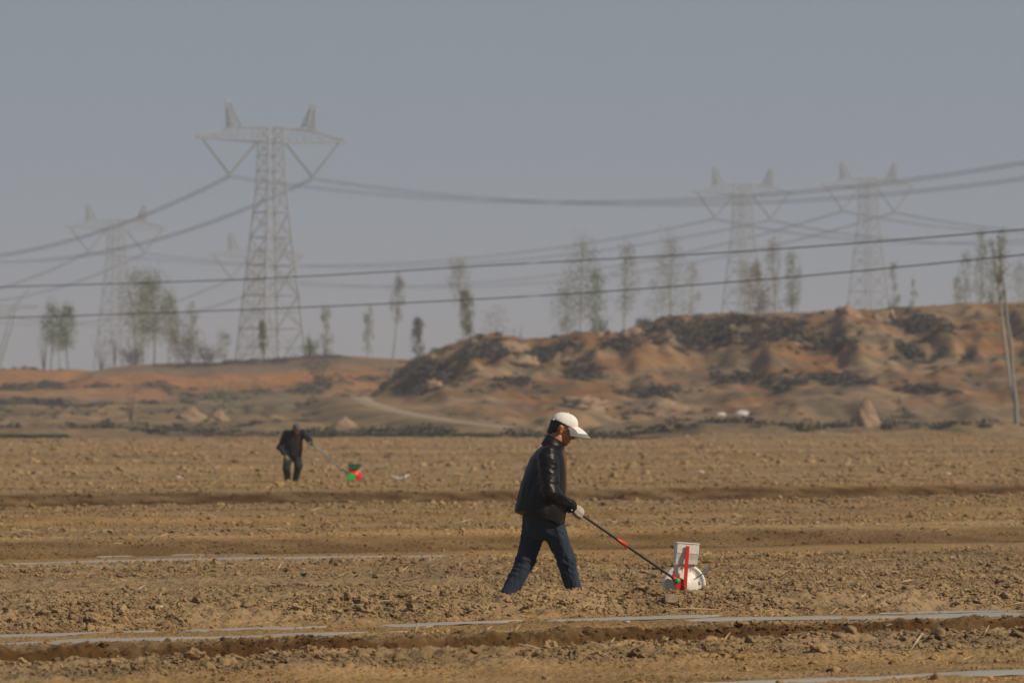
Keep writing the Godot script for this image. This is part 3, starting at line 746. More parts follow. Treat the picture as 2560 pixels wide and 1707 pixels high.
# ------------------------------------------------------------------ trees
func leaf(st: SurfaceTool, p: Vector3, s: float):
	var b := Basis.from_euler(Vector3(rng.randf() * TAU, rng.randf() * TAU, rng.randf() * TAU))
	var a := b.x * s
	var c := b.y * s * rng.randf_range(0.5, 1.0)
	st.add_vertex(p - a); st.add_vertex(p + c * 0.6); st.add_vertex(p + a)
	st.add_vertex(p - a); st.add_vertex(p + a); st.add_vertex(p - c * 0.6)
func tree(called: String, label: String, u: float, vtop: float, vbase: float, w: float, d: float, kind: String, lm: String, bark: String, dens := 1.0, lean := 0.0):
	var top := at2(u, vtop, d)
	var foot := at2(u - lean, vbase, d)
	var gy := terrain_h(foot.x, d) - 0.15
	if foot.y < gy or kind == "hidden": foot.y = gy
	foot.y = minf(foot.y, gy)
	var height := top.y - foot.y
	var cw := w * K / F * d * (0.5 if kind == "bush" else 0.6)
	var root := thing(called, label, "tree" if kind != "bush" else "bush", foot, 0.0, "trees on and behind the bank" if kind != "bush" else "bushes on the dunes")
	var lx := top.x - foot.x
	var tr := maxf(0.045, height * 0.0085)
	var axis := func(t): return Vector3(lx * t + 0.15 * sin(t * 5.0 + u), height * t, 0.1 * cos(t * 4.0 + u))
	var st := st_new()
	var limbs := []
	if kind == "bush" or kind == "bare":
		var n := 7 if kind == "bush" else 6
		for i in n:
			var an := TAU * i / n + rng.randf()
			var reach := cw * rng.randf_range(0.35, 1.0)
			var e := Vector3(cos(an) * reach, height * rng.randf_range(0.6, 1.0), sin(an) * reach)
			var mid := Vector3(e.x * 0.45, e.y * 0.5, e.z * 0.45)
			tube(st, [Vector3(0, -0.1, 0), mid, e], [tr * 1.1, tr * 0.7, tr * 0.15], 5)
			limbs.append([mid, e])
	else:
		var tp := []
		var rd := []
		for i in 7:
			tp.append(axis.call(i / 6.0 * 0.97)); rd.append(tr * (1.0 - 0.85 * i / 6.0))
		tp[0].y -= 0.3
		tube(st, tp, rd, 6)
		var cb := 0.38 if kind == "poplar" else 0.62
		var n := int(12 * clampf(dens, 0.7, 1.4))
		for i in n:
			var t := lerpf(cb, 0.93, (i + rng.randf()) / n)
			var an := rng.randf() * TAU
			var prof_w := sin(PI * clampf((t - cb) / (1.0 - cb) * 0.85 + 0.15, 0.0, 1.0))
			var reach := cw * prof_w * rng.randf_range(0.5, 1.05)
			var a: Vector3 = axis.call(t)
			var e: Vector3 = a + Vector3(cos(an) * reach, height * rng.randf_range(0.05, 0.13), sin(an) * reach)
			tube(st, [a, a.lerp(e, 0.5) + Vector3(0, -0.05 * height * 0.2, 0), e], [tr * 0.35, tr * 0.22, tr * 0.08], 4)
			limbs.append([a.lerp(e, 0.3), e])
		limbs.append([axis.call(0.85), axis.call(1.0)])
	obj("trunk", done(st), M[bark], root)
	var lf := st_new(); lf.set_smooth_group(-1)
	var per := int((26 if kind != "bare" else 7) * dens)
	if kind == "bush": per = int(170 * dens)
	var ls := clampf(d * 0.00017, 0.08, 0.22)
	for l in limbs:
		for k in per:
			var t := rng.randf()
			var p: Vector3 = l[0].lerp(l[1], t)
			var sp: float = cw * (0.30 if kind != "bush" else 0.38)
			p += Vector3(rng.randfn() * sp, rng.randfn() * sp * 1.1, rng.randfn() * sp) * 0.75
			if p.y < 0.1: continue
			leaf(lf, p, ls * rng.randf_range(0.6, 1.3))
	if kind in ["poplar", "tuft", "column"]:
		var c0: float = {"poplar": 0.36, "tuft": 0.62, "column": 0.12}[kind]
		for i in int(62 * dens):
			var t := rng.randf_range(c0, 0.98)
			var pw: float = cw * pow(maxf(sin(PI * clampf((t - c0) / (1.0 - c0) * 0.86 + 0.10, 0.0, 1.0)), 0.05), 0.6)
			var an := rng.randf() * TAU
			var c: Vector3 = axis.call(t) + Vector3(cos(an), 0, sin(an)) * pw * sqrt(rng.randf()) * 1.05
			for k in 26: leaf(lf, c + Vector3(rng.randfn() * 0.20, rng.randfn() * 0.34, rng.randfn() * 0.20) * cw, ls * rng.randf_range(0.6, 1.3))
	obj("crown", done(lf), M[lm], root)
func build_trees():
	var T := [
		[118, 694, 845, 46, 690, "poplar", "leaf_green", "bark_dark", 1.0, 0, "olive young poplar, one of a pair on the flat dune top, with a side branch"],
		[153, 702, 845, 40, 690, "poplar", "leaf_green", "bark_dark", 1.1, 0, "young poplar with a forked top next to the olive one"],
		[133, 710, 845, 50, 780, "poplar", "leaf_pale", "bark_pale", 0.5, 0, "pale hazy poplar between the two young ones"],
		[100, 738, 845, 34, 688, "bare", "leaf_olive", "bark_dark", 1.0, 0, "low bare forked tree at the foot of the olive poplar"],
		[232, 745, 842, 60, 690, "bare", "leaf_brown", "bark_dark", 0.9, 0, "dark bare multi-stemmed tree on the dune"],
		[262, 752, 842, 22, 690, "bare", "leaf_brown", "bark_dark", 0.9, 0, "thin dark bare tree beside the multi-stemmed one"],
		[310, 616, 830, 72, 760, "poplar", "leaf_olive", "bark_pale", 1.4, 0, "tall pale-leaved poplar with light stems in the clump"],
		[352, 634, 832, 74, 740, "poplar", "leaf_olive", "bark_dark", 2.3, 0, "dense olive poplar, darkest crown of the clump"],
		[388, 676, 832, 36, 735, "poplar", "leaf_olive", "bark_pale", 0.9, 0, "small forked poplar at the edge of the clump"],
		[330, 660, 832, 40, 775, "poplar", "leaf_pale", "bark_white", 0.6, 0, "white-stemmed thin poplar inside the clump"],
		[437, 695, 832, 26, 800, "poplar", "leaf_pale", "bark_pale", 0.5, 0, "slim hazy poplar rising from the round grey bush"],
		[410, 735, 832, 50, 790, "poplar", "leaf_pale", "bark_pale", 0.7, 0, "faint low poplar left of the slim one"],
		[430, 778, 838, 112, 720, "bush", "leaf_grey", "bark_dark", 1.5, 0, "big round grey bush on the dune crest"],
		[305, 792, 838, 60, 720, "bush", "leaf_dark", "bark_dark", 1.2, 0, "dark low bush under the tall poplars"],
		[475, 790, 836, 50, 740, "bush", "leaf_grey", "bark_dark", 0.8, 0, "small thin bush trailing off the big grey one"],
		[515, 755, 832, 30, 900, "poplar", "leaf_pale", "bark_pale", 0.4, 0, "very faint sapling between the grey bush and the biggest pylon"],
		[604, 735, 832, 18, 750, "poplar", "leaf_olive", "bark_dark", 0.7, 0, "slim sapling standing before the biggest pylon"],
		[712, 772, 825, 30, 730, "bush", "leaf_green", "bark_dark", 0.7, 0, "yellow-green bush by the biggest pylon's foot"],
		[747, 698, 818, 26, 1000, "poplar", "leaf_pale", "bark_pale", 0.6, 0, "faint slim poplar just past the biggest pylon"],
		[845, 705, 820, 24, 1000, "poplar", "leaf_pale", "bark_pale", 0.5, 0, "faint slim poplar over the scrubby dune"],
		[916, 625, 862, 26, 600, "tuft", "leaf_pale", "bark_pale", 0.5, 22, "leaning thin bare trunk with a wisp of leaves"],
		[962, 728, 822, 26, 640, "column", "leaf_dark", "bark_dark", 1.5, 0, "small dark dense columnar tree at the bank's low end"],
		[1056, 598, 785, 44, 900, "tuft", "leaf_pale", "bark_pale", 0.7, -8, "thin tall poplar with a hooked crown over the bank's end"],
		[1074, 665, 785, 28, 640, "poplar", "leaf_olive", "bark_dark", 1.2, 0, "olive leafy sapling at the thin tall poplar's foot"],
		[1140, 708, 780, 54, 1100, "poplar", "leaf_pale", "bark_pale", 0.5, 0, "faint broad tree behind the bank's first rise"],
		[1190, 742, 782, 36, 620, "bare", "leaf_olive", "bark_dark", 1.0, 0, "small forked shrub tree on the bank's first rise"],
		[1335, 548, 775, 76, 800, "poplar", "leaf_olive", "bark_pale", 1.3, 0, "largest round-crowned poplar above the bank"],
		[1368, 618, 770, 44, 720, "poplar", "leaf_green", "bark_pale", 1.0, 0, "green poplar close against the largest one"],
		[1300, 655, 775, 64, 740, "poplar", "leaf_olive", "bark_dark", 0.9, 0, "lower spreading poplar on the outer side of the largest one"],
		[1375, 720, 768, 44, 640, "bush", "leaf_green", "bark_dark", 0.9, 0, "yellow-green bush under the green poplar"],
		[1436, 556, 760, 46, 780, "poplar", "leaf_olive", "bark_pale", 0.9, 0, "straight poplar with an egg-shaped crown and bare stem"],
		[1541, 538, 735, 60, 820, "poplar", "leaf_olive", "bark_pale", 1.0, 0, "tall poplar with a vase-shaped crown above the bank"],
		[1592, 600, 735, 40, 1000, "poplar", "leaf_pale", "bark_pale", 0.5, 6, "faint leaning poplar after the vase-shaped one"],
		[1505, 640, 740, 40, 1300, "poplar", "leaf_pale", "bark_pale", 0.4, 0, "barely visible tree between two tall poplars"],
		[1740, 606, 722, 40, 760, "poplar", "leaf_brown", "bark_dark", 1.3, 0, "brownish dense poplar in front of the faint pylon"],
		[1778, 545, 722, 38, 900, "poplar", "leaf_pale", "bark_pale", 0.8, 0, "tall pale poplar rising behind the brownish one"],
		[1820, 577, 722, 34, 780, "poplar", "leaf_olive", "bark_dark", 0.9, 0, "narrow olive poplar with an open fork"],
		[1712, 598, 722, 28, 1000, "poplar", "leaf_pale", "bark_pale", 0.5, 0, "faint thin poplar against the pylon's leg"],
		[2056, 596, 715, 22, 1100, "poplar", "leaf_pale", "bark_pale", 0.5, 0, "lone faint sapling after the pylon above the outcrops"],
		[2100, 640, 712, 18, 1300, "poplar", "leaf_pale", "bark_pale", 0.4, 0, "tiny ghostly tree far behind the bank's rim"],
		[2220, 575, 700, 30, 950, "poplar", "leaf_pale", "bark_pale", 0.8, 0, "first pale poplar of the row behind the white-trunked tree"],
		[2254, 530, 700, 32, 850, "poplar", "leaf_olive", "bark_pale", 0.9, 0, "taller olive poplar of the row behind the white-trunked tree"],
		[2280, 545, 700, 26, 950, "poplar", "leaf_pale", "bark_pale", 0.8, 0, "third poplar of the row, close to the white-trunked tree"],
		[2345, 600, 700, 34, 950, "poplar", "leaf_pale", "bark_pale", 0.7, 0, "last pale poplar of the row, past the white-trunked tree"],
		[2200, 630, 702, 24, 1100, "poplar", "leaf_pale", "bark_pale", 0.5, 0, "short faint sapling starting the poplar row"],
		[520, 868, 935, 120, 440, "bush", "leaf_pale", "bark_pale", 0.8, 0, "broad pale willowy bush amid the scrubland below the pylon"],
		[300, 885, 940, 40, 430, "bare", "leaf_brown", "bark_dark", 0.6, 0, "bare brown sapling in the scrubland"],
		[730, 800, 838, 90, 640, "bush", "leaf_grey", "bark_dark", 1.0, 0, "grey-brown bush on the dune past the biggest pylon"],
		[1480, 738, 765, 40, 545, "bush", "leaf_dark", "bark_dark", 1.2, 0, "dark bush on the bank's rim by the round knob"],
		[2008, 588, 700, 0.1, 900, "none", "", "", 0.0, 0, ""]]
	for t in T:
		if t[5] == "none": continue
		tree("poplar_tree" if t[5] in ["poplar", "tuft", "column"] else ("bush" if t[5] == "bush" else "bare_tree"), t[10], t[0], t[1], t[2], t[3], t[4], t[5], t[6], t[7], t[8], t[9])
	# the white-trunked tree with two stems in front of the bank
	var foot := at2(2337, 955, 366); foot.y = minf(foot.y, terrain_h(foot.x, 366.0)) 
	var r := thing("white_trunk_tree", "tall leaning tree with two white stems in front of the bank", "tree", foot)
	var p := func(u, v, dz): return at2(u, v, 366.0 + dz) - foot
	obj("trunk", tube_mesh([Vector3(0, -0.3, 0), p.call(2334, 915, 0), p.call(2327, 860, 0), p.call(2325, 800, 0), p.call(2315, 735, 0), p.call(2311, 680, 0), p.call(2301, 620, 0), p.call(2299, 550, 0)], [0.17, 0.13, 0.115, 0.11, 0.095, 0.085, 0.06, 0.02], 8), M.bark_white, r)
	obj("second_stem", tube_mesh([p.call(2333, 925, 0.0), p.call(2322, 880, 0.6), p.call(2313, 815, 1.0), p.call(2304, 750, 1.0), p.call(2299, 690, 1.0), p.call(2286, 610, 1.0), p.call(2282, 550, 1.0)], [0.115, 0.10, 0.095, 0.09, 0.075, 0.05, 0.02], 8), M.bark_pale, r)
	var lf := st_new(); lf.set_smooth_group(-1)
	var br := st_new()
	for i in 46:
		var v := rng.randf_range(535, 690)
		var spread := 26.0 * sin(PI * clampf((v - 515.0) / 190.0, 0.0, 1.0))
		var a: Vector3 = p.call(2300 + (v - 640) * 0.05 + rng.randf_range(-6, 6), v + 10, rng.randf_range(-0.3, 0.8))
		var e: Vector3 = p.call(2300 + rng.randf_range(-1, 1) * spread, v - 14, rng.randf_range(-1.2, 1.5))
		tube(br, [a, e], [0.03, 0.008], 4)
		for k in 22: leaf(lf, a.lerp(e, rng.randf_range(0.2, 1.1)) + Vector3(rng.randfn(), rng.randfn(), rng.randfn()) * 0.12, 0.07 * rng.randf_range(0.6, 1.3))
	tag(obj("branch", done(br), M.bark_pale, r), "", "", "", "stuff")
	obj("crown", done(lf), M.leaf_olive, r)
func scrub_mesh(sd: int) -> ArrayMesh:
	var r := RandomNumberGenerator.new(); r.seed = sd
	var st := st_new(); st.set_smooth_group(-1)
	for i in 46:
		var an := r.randf() * TAU
		var up := acos(r.randf_range(0.0, 1.0))
		var dir := Vector3(sin(up) * cos(an), cos(up), sin(up) * sin(an)) * r.randf_range(0.35, 1.0)
		var b := Basis.from_euler(Vector3(r.randf() * TAU, r.randf() * TAU, r.randf() * TAU))
		var s := r.randf_range(0.12, 0.24)
		st.add_vertex(dir - b.x * s); st.add_vertex(dir + b.y * s); st.add_vertex(dir + b.x * s)
		st.add_vertex(dir - b.x * s); st.add_vertex(dir + b.x * s); st.add_vertex(dir - b.y * s)
	st.generate_normals()
	return st.commit()
func build_scrub():
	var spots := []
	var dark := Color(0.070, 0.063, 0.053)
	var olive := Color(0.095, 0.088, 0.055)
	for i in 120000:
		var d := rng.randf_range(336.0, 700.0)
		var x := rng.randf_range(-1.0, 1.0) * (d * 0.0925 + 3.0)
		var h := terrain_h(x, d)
		var m := scrub_shade_mask(x, h, d)  # bushes also fill the cliff and ledge patches, in place of shade
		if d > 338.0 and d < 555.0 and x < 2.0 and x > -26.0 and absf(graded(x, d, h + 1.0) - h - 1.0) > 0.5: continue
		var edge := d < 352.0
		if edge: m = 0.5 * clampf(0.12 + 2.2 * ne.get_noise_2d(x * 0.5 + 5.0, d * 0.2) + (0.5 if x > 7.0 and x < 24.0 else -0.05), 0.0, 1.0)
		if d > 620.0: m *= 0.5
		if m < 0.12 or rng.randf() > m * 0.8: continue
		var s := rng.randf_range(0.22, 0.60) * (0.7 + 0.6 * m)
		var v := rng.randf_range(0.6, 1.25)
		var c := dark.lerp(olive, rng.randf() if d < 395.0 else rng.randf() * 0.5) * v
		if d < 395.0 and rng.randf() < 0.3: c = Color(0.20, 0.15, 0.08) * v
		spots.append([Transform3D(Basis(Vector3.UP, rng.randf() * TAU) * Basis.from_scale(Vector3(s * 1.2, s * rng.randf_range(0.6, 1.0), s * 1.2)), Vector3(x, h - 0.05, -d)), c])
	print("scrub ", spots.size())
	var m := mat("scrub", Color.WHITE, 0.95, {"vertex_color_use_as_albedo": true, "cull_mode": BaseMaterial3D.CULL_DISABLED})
	scatter("scrub", [scrub_mesh(1), scrub_mesh(2), scrub_mesh(3)], m, spots, "low dark grey scrub covering parts of the bank and waste ground, partly standing for cliff shade", "scrub")
	# strips of fresh green along the far edge of the field
	var gs := []
	for i in 1500:
		var q := rng.randf()
		var u := rng.randf_range(875, 1140) if q < 0.55 else (rng.randf_range(-20, 150) if q < 0.85 else rng.randf_range(1180, 1400))
		var d := rng.randf_range(326.0, 334.0)
		var x := (u * K - 1280.0) / F * d
		var s := rng.randf_range(0.10, 0.28)
		gs.append([Transform3D(Basis(Vector3.UP, rng.randf() * TAU) * Basis.from_scale(Vector3(s * 1.6, s, s * 1.6)), Vector3(x, maxf(terrain_h(x, d), field_base(x, d)), -d)), Color(0.05, 0.075, 0.04) * rng.randf_range(0.7, 1.3)])
	scatter("green_verge", [scrub_mesh(9)], m, gs, "strip of low green growth along the far edge of the field", "grass")

# ------------------------------------------------------------------ bodies: smooth unions of tapered bones meshed as surface nets
# shapes: ["cap", a, b, ra, rb] | ["ell", centre, basis, radii] | ["loft", [[y, cx, cz, rx, rz], ...]]
func shape_dist(s: Array, p: Vector3) -> float:
	match s[0]:
		"cap":
			var a: Vector3 = s[1]
			var ab: Vector3 = s[2] - a
			var t := clampf((p - a).dot(ab) / ab.length_squared(), 0.0, 1.0)
			return (p - a - ab * t).length() - lerpf(s[3], s[4], t)
		"ell":
			var q: Vector3 = (p - s[1]) * s[2]
			var r: Vector3 = s[3]
			var k0 := (q / r).length()
			return k0 * (k0 - 1.0) / maxf((q / (r * r)).length(), 1e-4)
		_:
			var l: Array = s[1]
			var n := l.size()
			var y := clampf(p.y, l[0][0], l[n - 1][0])
			var i := 0
			while i < n - 2 and l[i + 1][0] < y: i += 1
			var t: float = (y - l[i][0]) / (l[i + 1][0] - l[i][0])
			t = lerpf(t, t * t * (3.0 - 2.0 * t), 0.5)
			var rx: float = lerpf(l[i][3], l[i + 1][3], t)
			var rz: float = lerpf(l[i][4], l[i + 1][4], t)
			var q := Vector2((p.x - lerpf(l[i][1], l[i + 1][1], t)) / rx, (p.z - lerpf(l[i][2], l[i + 1][2], t)) / rz)
			var dd := (q.length() - 1.0) * minf(rx, rz)
			var dy := absf(p.y - y)
			return dd if dy == 0.0 else (sqrt(dd * dd + dy * dy) if dd > 0.0 else maxf(dd, dy))
func shape_box(s: Array) -> AABB:
	match s[0]:
		"cap":
			var b := AABB(s[1], Vector3.ZERO).expand(s[2])
			return b.grow(maxf(s[3], s[4]))
		"ell":
			var r: float = maxf(s[3].x, maxf(s[3].y, s[3].z))
			return AABB(s[1], Vector3.ZERO).grow(r)
		_:
			var b := AABB(Vector3(s[1][0][1], s[1][0][0], s[1][0][2]), Vector3.ZERO)
			for l in s[1]:
				b = b.expand(Vector3(l[1] - l[3], l[0], l[2] - l[4])).expand(Vector3(l[1] + l[3], l[0], l[2] + l[4]))
			return b
func net(st: SurfaceTool, shapes: Array, cell: float, k := 0.03, post = null):
	var box := shape_box(shapes[0])
	for s in shapes: box = box.merge(shape_box(s))
	box = box.grow(cell * 3.0)
	var o := box.position
	var nx := int(box.size.x / cell) + 2
	var ny := int(box.size.y / cell) + 2
	var nz := int(box.size.z / cell) + 2
	var v := PackedFloat32Array()
	v.resize(nx * ny * nz); v.fill(9.0)
	var margin := k + cell * 2.5
	for s in shapes:
		var b := shape_box(s).grow(margin)
		var lo := ((b.position - o) / cell).floor()
		var hi := ((b.end - o) / cell).ceil()
		for z in range(maxi(0, int(lo.z)), mini(nz, int(hi.z) + 1)):
			for y in range(maxi(0, int(lo.y)), mini(ny, int(hi.y) + 1)):
				var at0 := (z * ny + y) * nx
				for x in range(maxi(0, int(lo.x)), mini(nx, int(hi.x) + 1)):
					var d := shape_dist(s, o + Vector3(x, y, z) * cell)
					if d > margin: continue
					var c := v[at0 + x]
					var h := maxf(k - absf(c - d), 0.0) / k
					v[at0 + x] = minf(c, d) - h * h * k * 0.25
	if post != null:
		for z in nz:
			for y in ny:
				var at0 := (z * ny + y) * nx
				for x in nx:
					if absf(v[at0 + x]) < 0.08: v[at0 + x] = post.call(o + Vector3(x, y, z) * cell, v[at0 + x])
	var id := PackedInt32Array(); id.resize(nx * ny * nz); id.fill(-1)
	var pv := PackedVector3Array(); var pn := PackedVector3Array()
	var off := [0, 1, nx, nx + 1, nx * ny, nx * ny + 1, nx * ny + nx, nx * ny + nx + 1]
	const ED := [[0, 1], [2, 3], [4, 5], [6, 7], [0, 2], [1, 3], [4, 6], [5, 7], [0, 4], [1, 5], [2, 6], [3, 7]]
	var cs := PackedFloat32Array(); cs.resize(8)
	for z in nz - 1:
		for y in ny - 1:
			for x in nx - 1:
				var c := (z * ny + y) * nx + x
				if v[c] > 1.0: continue
				var neg := 0
				for e in 8:
					cs[e] = v[c + off[e]]
					if cs[e] < 0.0: neg += 1
				if neg == 0 or neg == 8: continue
				var sum := Vector3.ZERO
				var n := 0
				for e in ED:
					var a := cs[e[0]]
					var b := cs[e[1]]
					if (a < 0.0) != (b < 0.0):
						var t := a / (a - b)
						var pa := Vector3(e[0] & 1, (e[0] >> 1) & 1, e[0] >> 2)
						var pb := Vector3(e[1] & 1, (e[1] >> 1) & 1, e[1] >> 2)
						sum += pa.lerp(pb, t); n += 1
				id[c] = pv.size()
				pv.append(o + (Vector3(x, y, z) + sum / n) * cell)
				pn.append(Vector3(cs[1] + cs[3] + cs[5] + cs[7] - cs[0] - cs[2] - cs[4] - cs[6], cs[2] + cs[3] + cs[6] + cs[7] - cs[0] - cs[1] - cs[4] - cs[5], cs[4] + cs[5] + cs[6] + cs[7] - cs[0] - cs[1] - cs[2] - cs[3]).normalized())
	var dir := [1, nx, nx * ny]
	for z in range(1, nz - 1):
		for y in range(1, ny - 1):
			for x in range(1, nx - 1):
				var c := (z * ny + y) * nx + x
				var inside := v[c] < 0.0
				for a in 3:
					if (v[c + dir[a]] < 0.0) == inside: continue
					var u: int = dir[(a + 1) % 3]
					var w: int = dir[(a + 2) % 3]
					var q := [id[c], id[c - u], id[c - u - w], id[c - w]]
					if q.min() < 0: continue
					var order := [0, 2, 1, 0, 3, 2] if inside else [0, 1, 2, 0, 2, 3]
					for i in order:
						st.set_normal(pn[q[i]]); st.add_vertex(pv[q[i]])
func net_mesh(shapes: Array, cell: float, k := 0.03, post = null) -> ArrayMesh:
	var st := st_new()
	net(st, shapes, cell, k, post)
	st.index()
	return st.commit()
# a hand closed round a bar: palm centre c, bar direction a, towards the knuckles n (out of the back of the hand), thickness scale s
func hand_shapes(c: Vector3, a: Vector3, up: Vector3, wrist: Vector3, s := 1.0) -> Array:
	a = a.normalized()
	up = (up - a * up.dot(a)).normalized()
	var out := a.cross(up).normalized()                       # to the side the finger tips come round
	var sh := [["ell", c + up * 0.026 * s - out * 0.004, Basis(a, up, out), Vector3(0.046, 0.019, 0.034) * s], ["cap", wrist, c + up * 0.024 * s - a * 0.02 * s, 0.029 * s, 0.027 * s]]
	var lens := [0.92, 1.05, 1.0, 0.82]
	for i in 4:
		var f: float = lens[i]
		var k: Vector3 = c + a * (0.031 - i * 0.0205) * s + up * 0.027 * s + out * 0.026 * s
		var m1 := k + (out * 0.016 - up * 0.022) * s * f
		var m2 := m1 + (-out * 0.012 - up * 0.026) * s * f
		var tip := m2 + (-out * 0.022 - up * 0.004) * s * f
		sh.append(["cap", k, m1, 0.0105 * s, 0.0098 * s]); sh.append(["cap", m1, m2, 0.0098 * s, 0.009 * s]); sh.append(["cap", m2, tip, 0.009 * s, 0.0075 * s])
	var tb := c + a * 0.018 * s + up * 0.016 * s - out * 0.03 * s
	sh.append(["cap", tb, tb + (a * 0.026 - up * 0.012 - out * 0.004) * s, 0.0125 * s, 0.011 * s])
	sh.append(["cap", tb + (a * 0.026 - up * 0.012 - out * 0.004) * s, tb + (a * 0.044 - up * 0.03 + out * 0.008) * s, 0.011 * s, 0.0085 * s])
	return sh
# ------------------------------------------------------------------ the man with the white cap
const YAW := 22.0
func L(ix: float, y: float, z: float) -> Vector3:             # picture-wise offset to the right, height, towards his own right side
	return Vector3((ix - z * sin(deg_to_rad(YAW))) / cos(deg_to_rad(YAW)), y, z)
var man: Node3D
var grip := Vector3.ZERO                                      # where his hand holds the bar, in his own axes
var bar_dir := Vector3.ZERO
func build_man():
	var foot := at(1360.0, 1535.0, DM)
	man = thing("person", "person in white cap, black leather jacket and jeans pushing the white seeder", "person", foot, deg_to_rad(YAW))
	var seeder := seeder_hub()
	grip = L(0.270, 0.825, 0.13)
	bar_dir = (man.transform.affine_inverse() * seeder - grip).normalized()
	# body under the clothes, with head and hands
	var hip_r := L(0.03, 0.80, 0.085); var knee_r := L(0.178, 0.44, 0.095); var ank_r := L(0.272, 0.08, 0.095)
	var hip_l := L(-0.05, 0.80, -0.085); var knee_l := L(-0.150, 0.43, -0.09); var ank_l := L(-0.322, 0.09, -0.085)
	var sh_r := L(0.030, 1.275, 0.185); var el_r := L(0.045, 0.985, 0.235); var wr_r := L(0.215, 0.868, 0.150)
	var sh_l := L(0.045, 1.275, -0.185); var el_l := L(0.02, 0.99, -0.25); var wr_l := L(0.09, 0.775, -0.24)
	var skin := st_new()
	net(skin, [["loft", [[0.76, -0.01, 0, 0.10, 0.13], [0.95, -0.03, 0, 0.10, 0.13], [1.15, 0.0, 0, 0.11, 0.15], [1.30, 0.03, 0, 0.08, 0.14]]],
		["cap", hip_r, knee_r, 0.075, 0.05], ["cap", knee_r, ank_r, 0.048, 0.034], ["cap", hip_l, knee_l, 0.075, 0.05], ["cap", knee_l, ank_l, 0.048, 0.034],
		["cap", sh_r, el_r, 0.05, 0.04], ["cap", el_r, wr_r, 0.038, 0.028], ["cap", sh_l, el_l, 0.05, 0.04], ["cap", el_l, wr_l, 0.038, 0.028],
		["cap", Vector3(0.05, 1.30, 0), Vector3(0.125, 1.42, 0), 0.062, 0.056]], 0.02, 0.04)
	# head, pitched down
	var hb := Basis(Vector3.UP, deg_to_rad(-YAW - 2.0)) * Basis(Vector3(0, 0, 1), deg_to_rad(-21.0))
	var hc := Vector3(0.160, 1.494, 0.0)
	var hp := func(x, y, z): return hc + hb * Vector3(x, y, z)
	var head := [["ell", hp.call(-0.005, 0.030, 0), hb, Vector3(0.098, 0.088, 0.078)], ["ell", hp.call(0.030, -0.035, 0), hb, Vector3(0.066, 0.078, 0.062)],
		["ell", hp.call(0.045, -0.085, 0), hb, Vector3(0.045, 0.032, 0.045)], ["cap", hp.call(0.066, -0.103, -0.010), hp.call(0.066, -0.103, 0.010), 0.020, 0.020],
		["cap", hp.call(-0.03, -0.07, 0), hp.call(-0.045, -0.15, 0), 0.058, 0.060],
		["cap", hp.call(0.090, 0.008, 0), hp.call(0.112, -0.036, 0), 0.011, 0.0135], ["cap", hp.call(0.103, -0.040, -0.013), hp.call(0.103, -0.040, 0.013), 0.009, 0.009],
		["cap", hp.call(0.083, 0.022, -0.035), hp.call(0.083, 0.022, 0.035), 0.013, 0.013],
		["cap", hp.call(0.088, -0.066, -0.018), hp.call(0.088, -0.066, 0.018), 0.008, 0.008], ["cap", hp.call(0.085, -0.079, -0.015), hp.call(0.085, -0.079, 0.015), 0.008, 0.008],
		["ell", hp.call(0.058, -0.035, 0.045), hb, Vector3(0.028, 0.025, 0.020)], ["ell", hp.call(0.058, -0.035, -0.045), hb, Vector3(0.028, 0.025, 0.020)],
		["cap", hp.call(-0.012, 0.010, 0.081), hp.call(-0.004, -0.034, 0.074), 0.018, 0.011], ["cap", hp.call(-0.002, 0.012, -0.078), hp.call(0.004, -0.036, -0.072), 0.017, 0.010]]
	var face := func(p: Vector3, v: float) -> float:
		var q: Vector3 = (p - hc) * hb
		for s in [-1.0, 1.0]:                                     # eye hollows and the line of the mouth
			v += 0.007 * exp(-((q - Vector3(0.088, 0.000, s * 0.030)).length_squared()) / 0.00025)
			v += 0.006 * exp(-((q - Vector3(0.006, -0.010, s * 0.090)).length_squared()) / 0.00008)
		v += 0.004 * exp(-(pow((q.y + 0.0725) / 0.004, 2.0) + pow((q.x - 0.098) / 0.02, 2.0)))
		return v
	net(skin, head, 0.0052, 0.014, face)
	skin.index()
	obj("body", skin.commit(), M.skin, man)
	var hair := func(p: Vector3, v: float) -> float:
		var q: Vector3 = (p - hc) * hb
		var jag := 0.004 * nb.get_noise_3dv(p * 30.0)
		v = maxf(v, q.x + 0.016 - maxf(q.y - 0.005, -0.02) * 0.9 + jag)                 # ends behind the temples
		v = maxf(v, -0.075 - q.y + 0.6 * maxf(q.x, -0.05) + 0.03 + jag)   # and above the nape
		v = maxf(v, -(Vector2(q.x + 0.010, q.y + 0.010).length() - 0.030))  # and round the ear
		return v
	obj("hair", net_mesh([["ell", hp.call(-0.008, 0.026, 0), hb, Vector3(0.104, 0.096, 0.0835)], ["cap", hp.call(-0.055, -0.02, 0), hp.call(-0.062, -0.075, 0), 0.052, 0.045]], 0.006, 0.02, hair), M.hair, man)
	# the cap
	var cap := Node3D.new(); cap.name = "cap"; man.add_child(cap)
	var dome := func(p: Vector3, v: float) -> float:
		var q: Vector3 = (p - hc) * hb
		v = maxf(v, 0.042 - q.y - 0.10 * q.x)
		var an := atan2(q.z, q.x + 0.01)
		v += 0.0016 * exp(-pow(fposmod(an + PI / 6.0, PI / 3.0) - PI / 6.0, 2.0) / 0.002) * smoothstep(0.03, 0.06, q.y) + 0.0012 * nb.get_noise_3dv(p * 12.0)
		var hole := Vector2(q.z, (q.y - 0.055) * 1.0).length() - 0.030
		if q.x < -0.06: v = maxf(v, -hole)
		return v
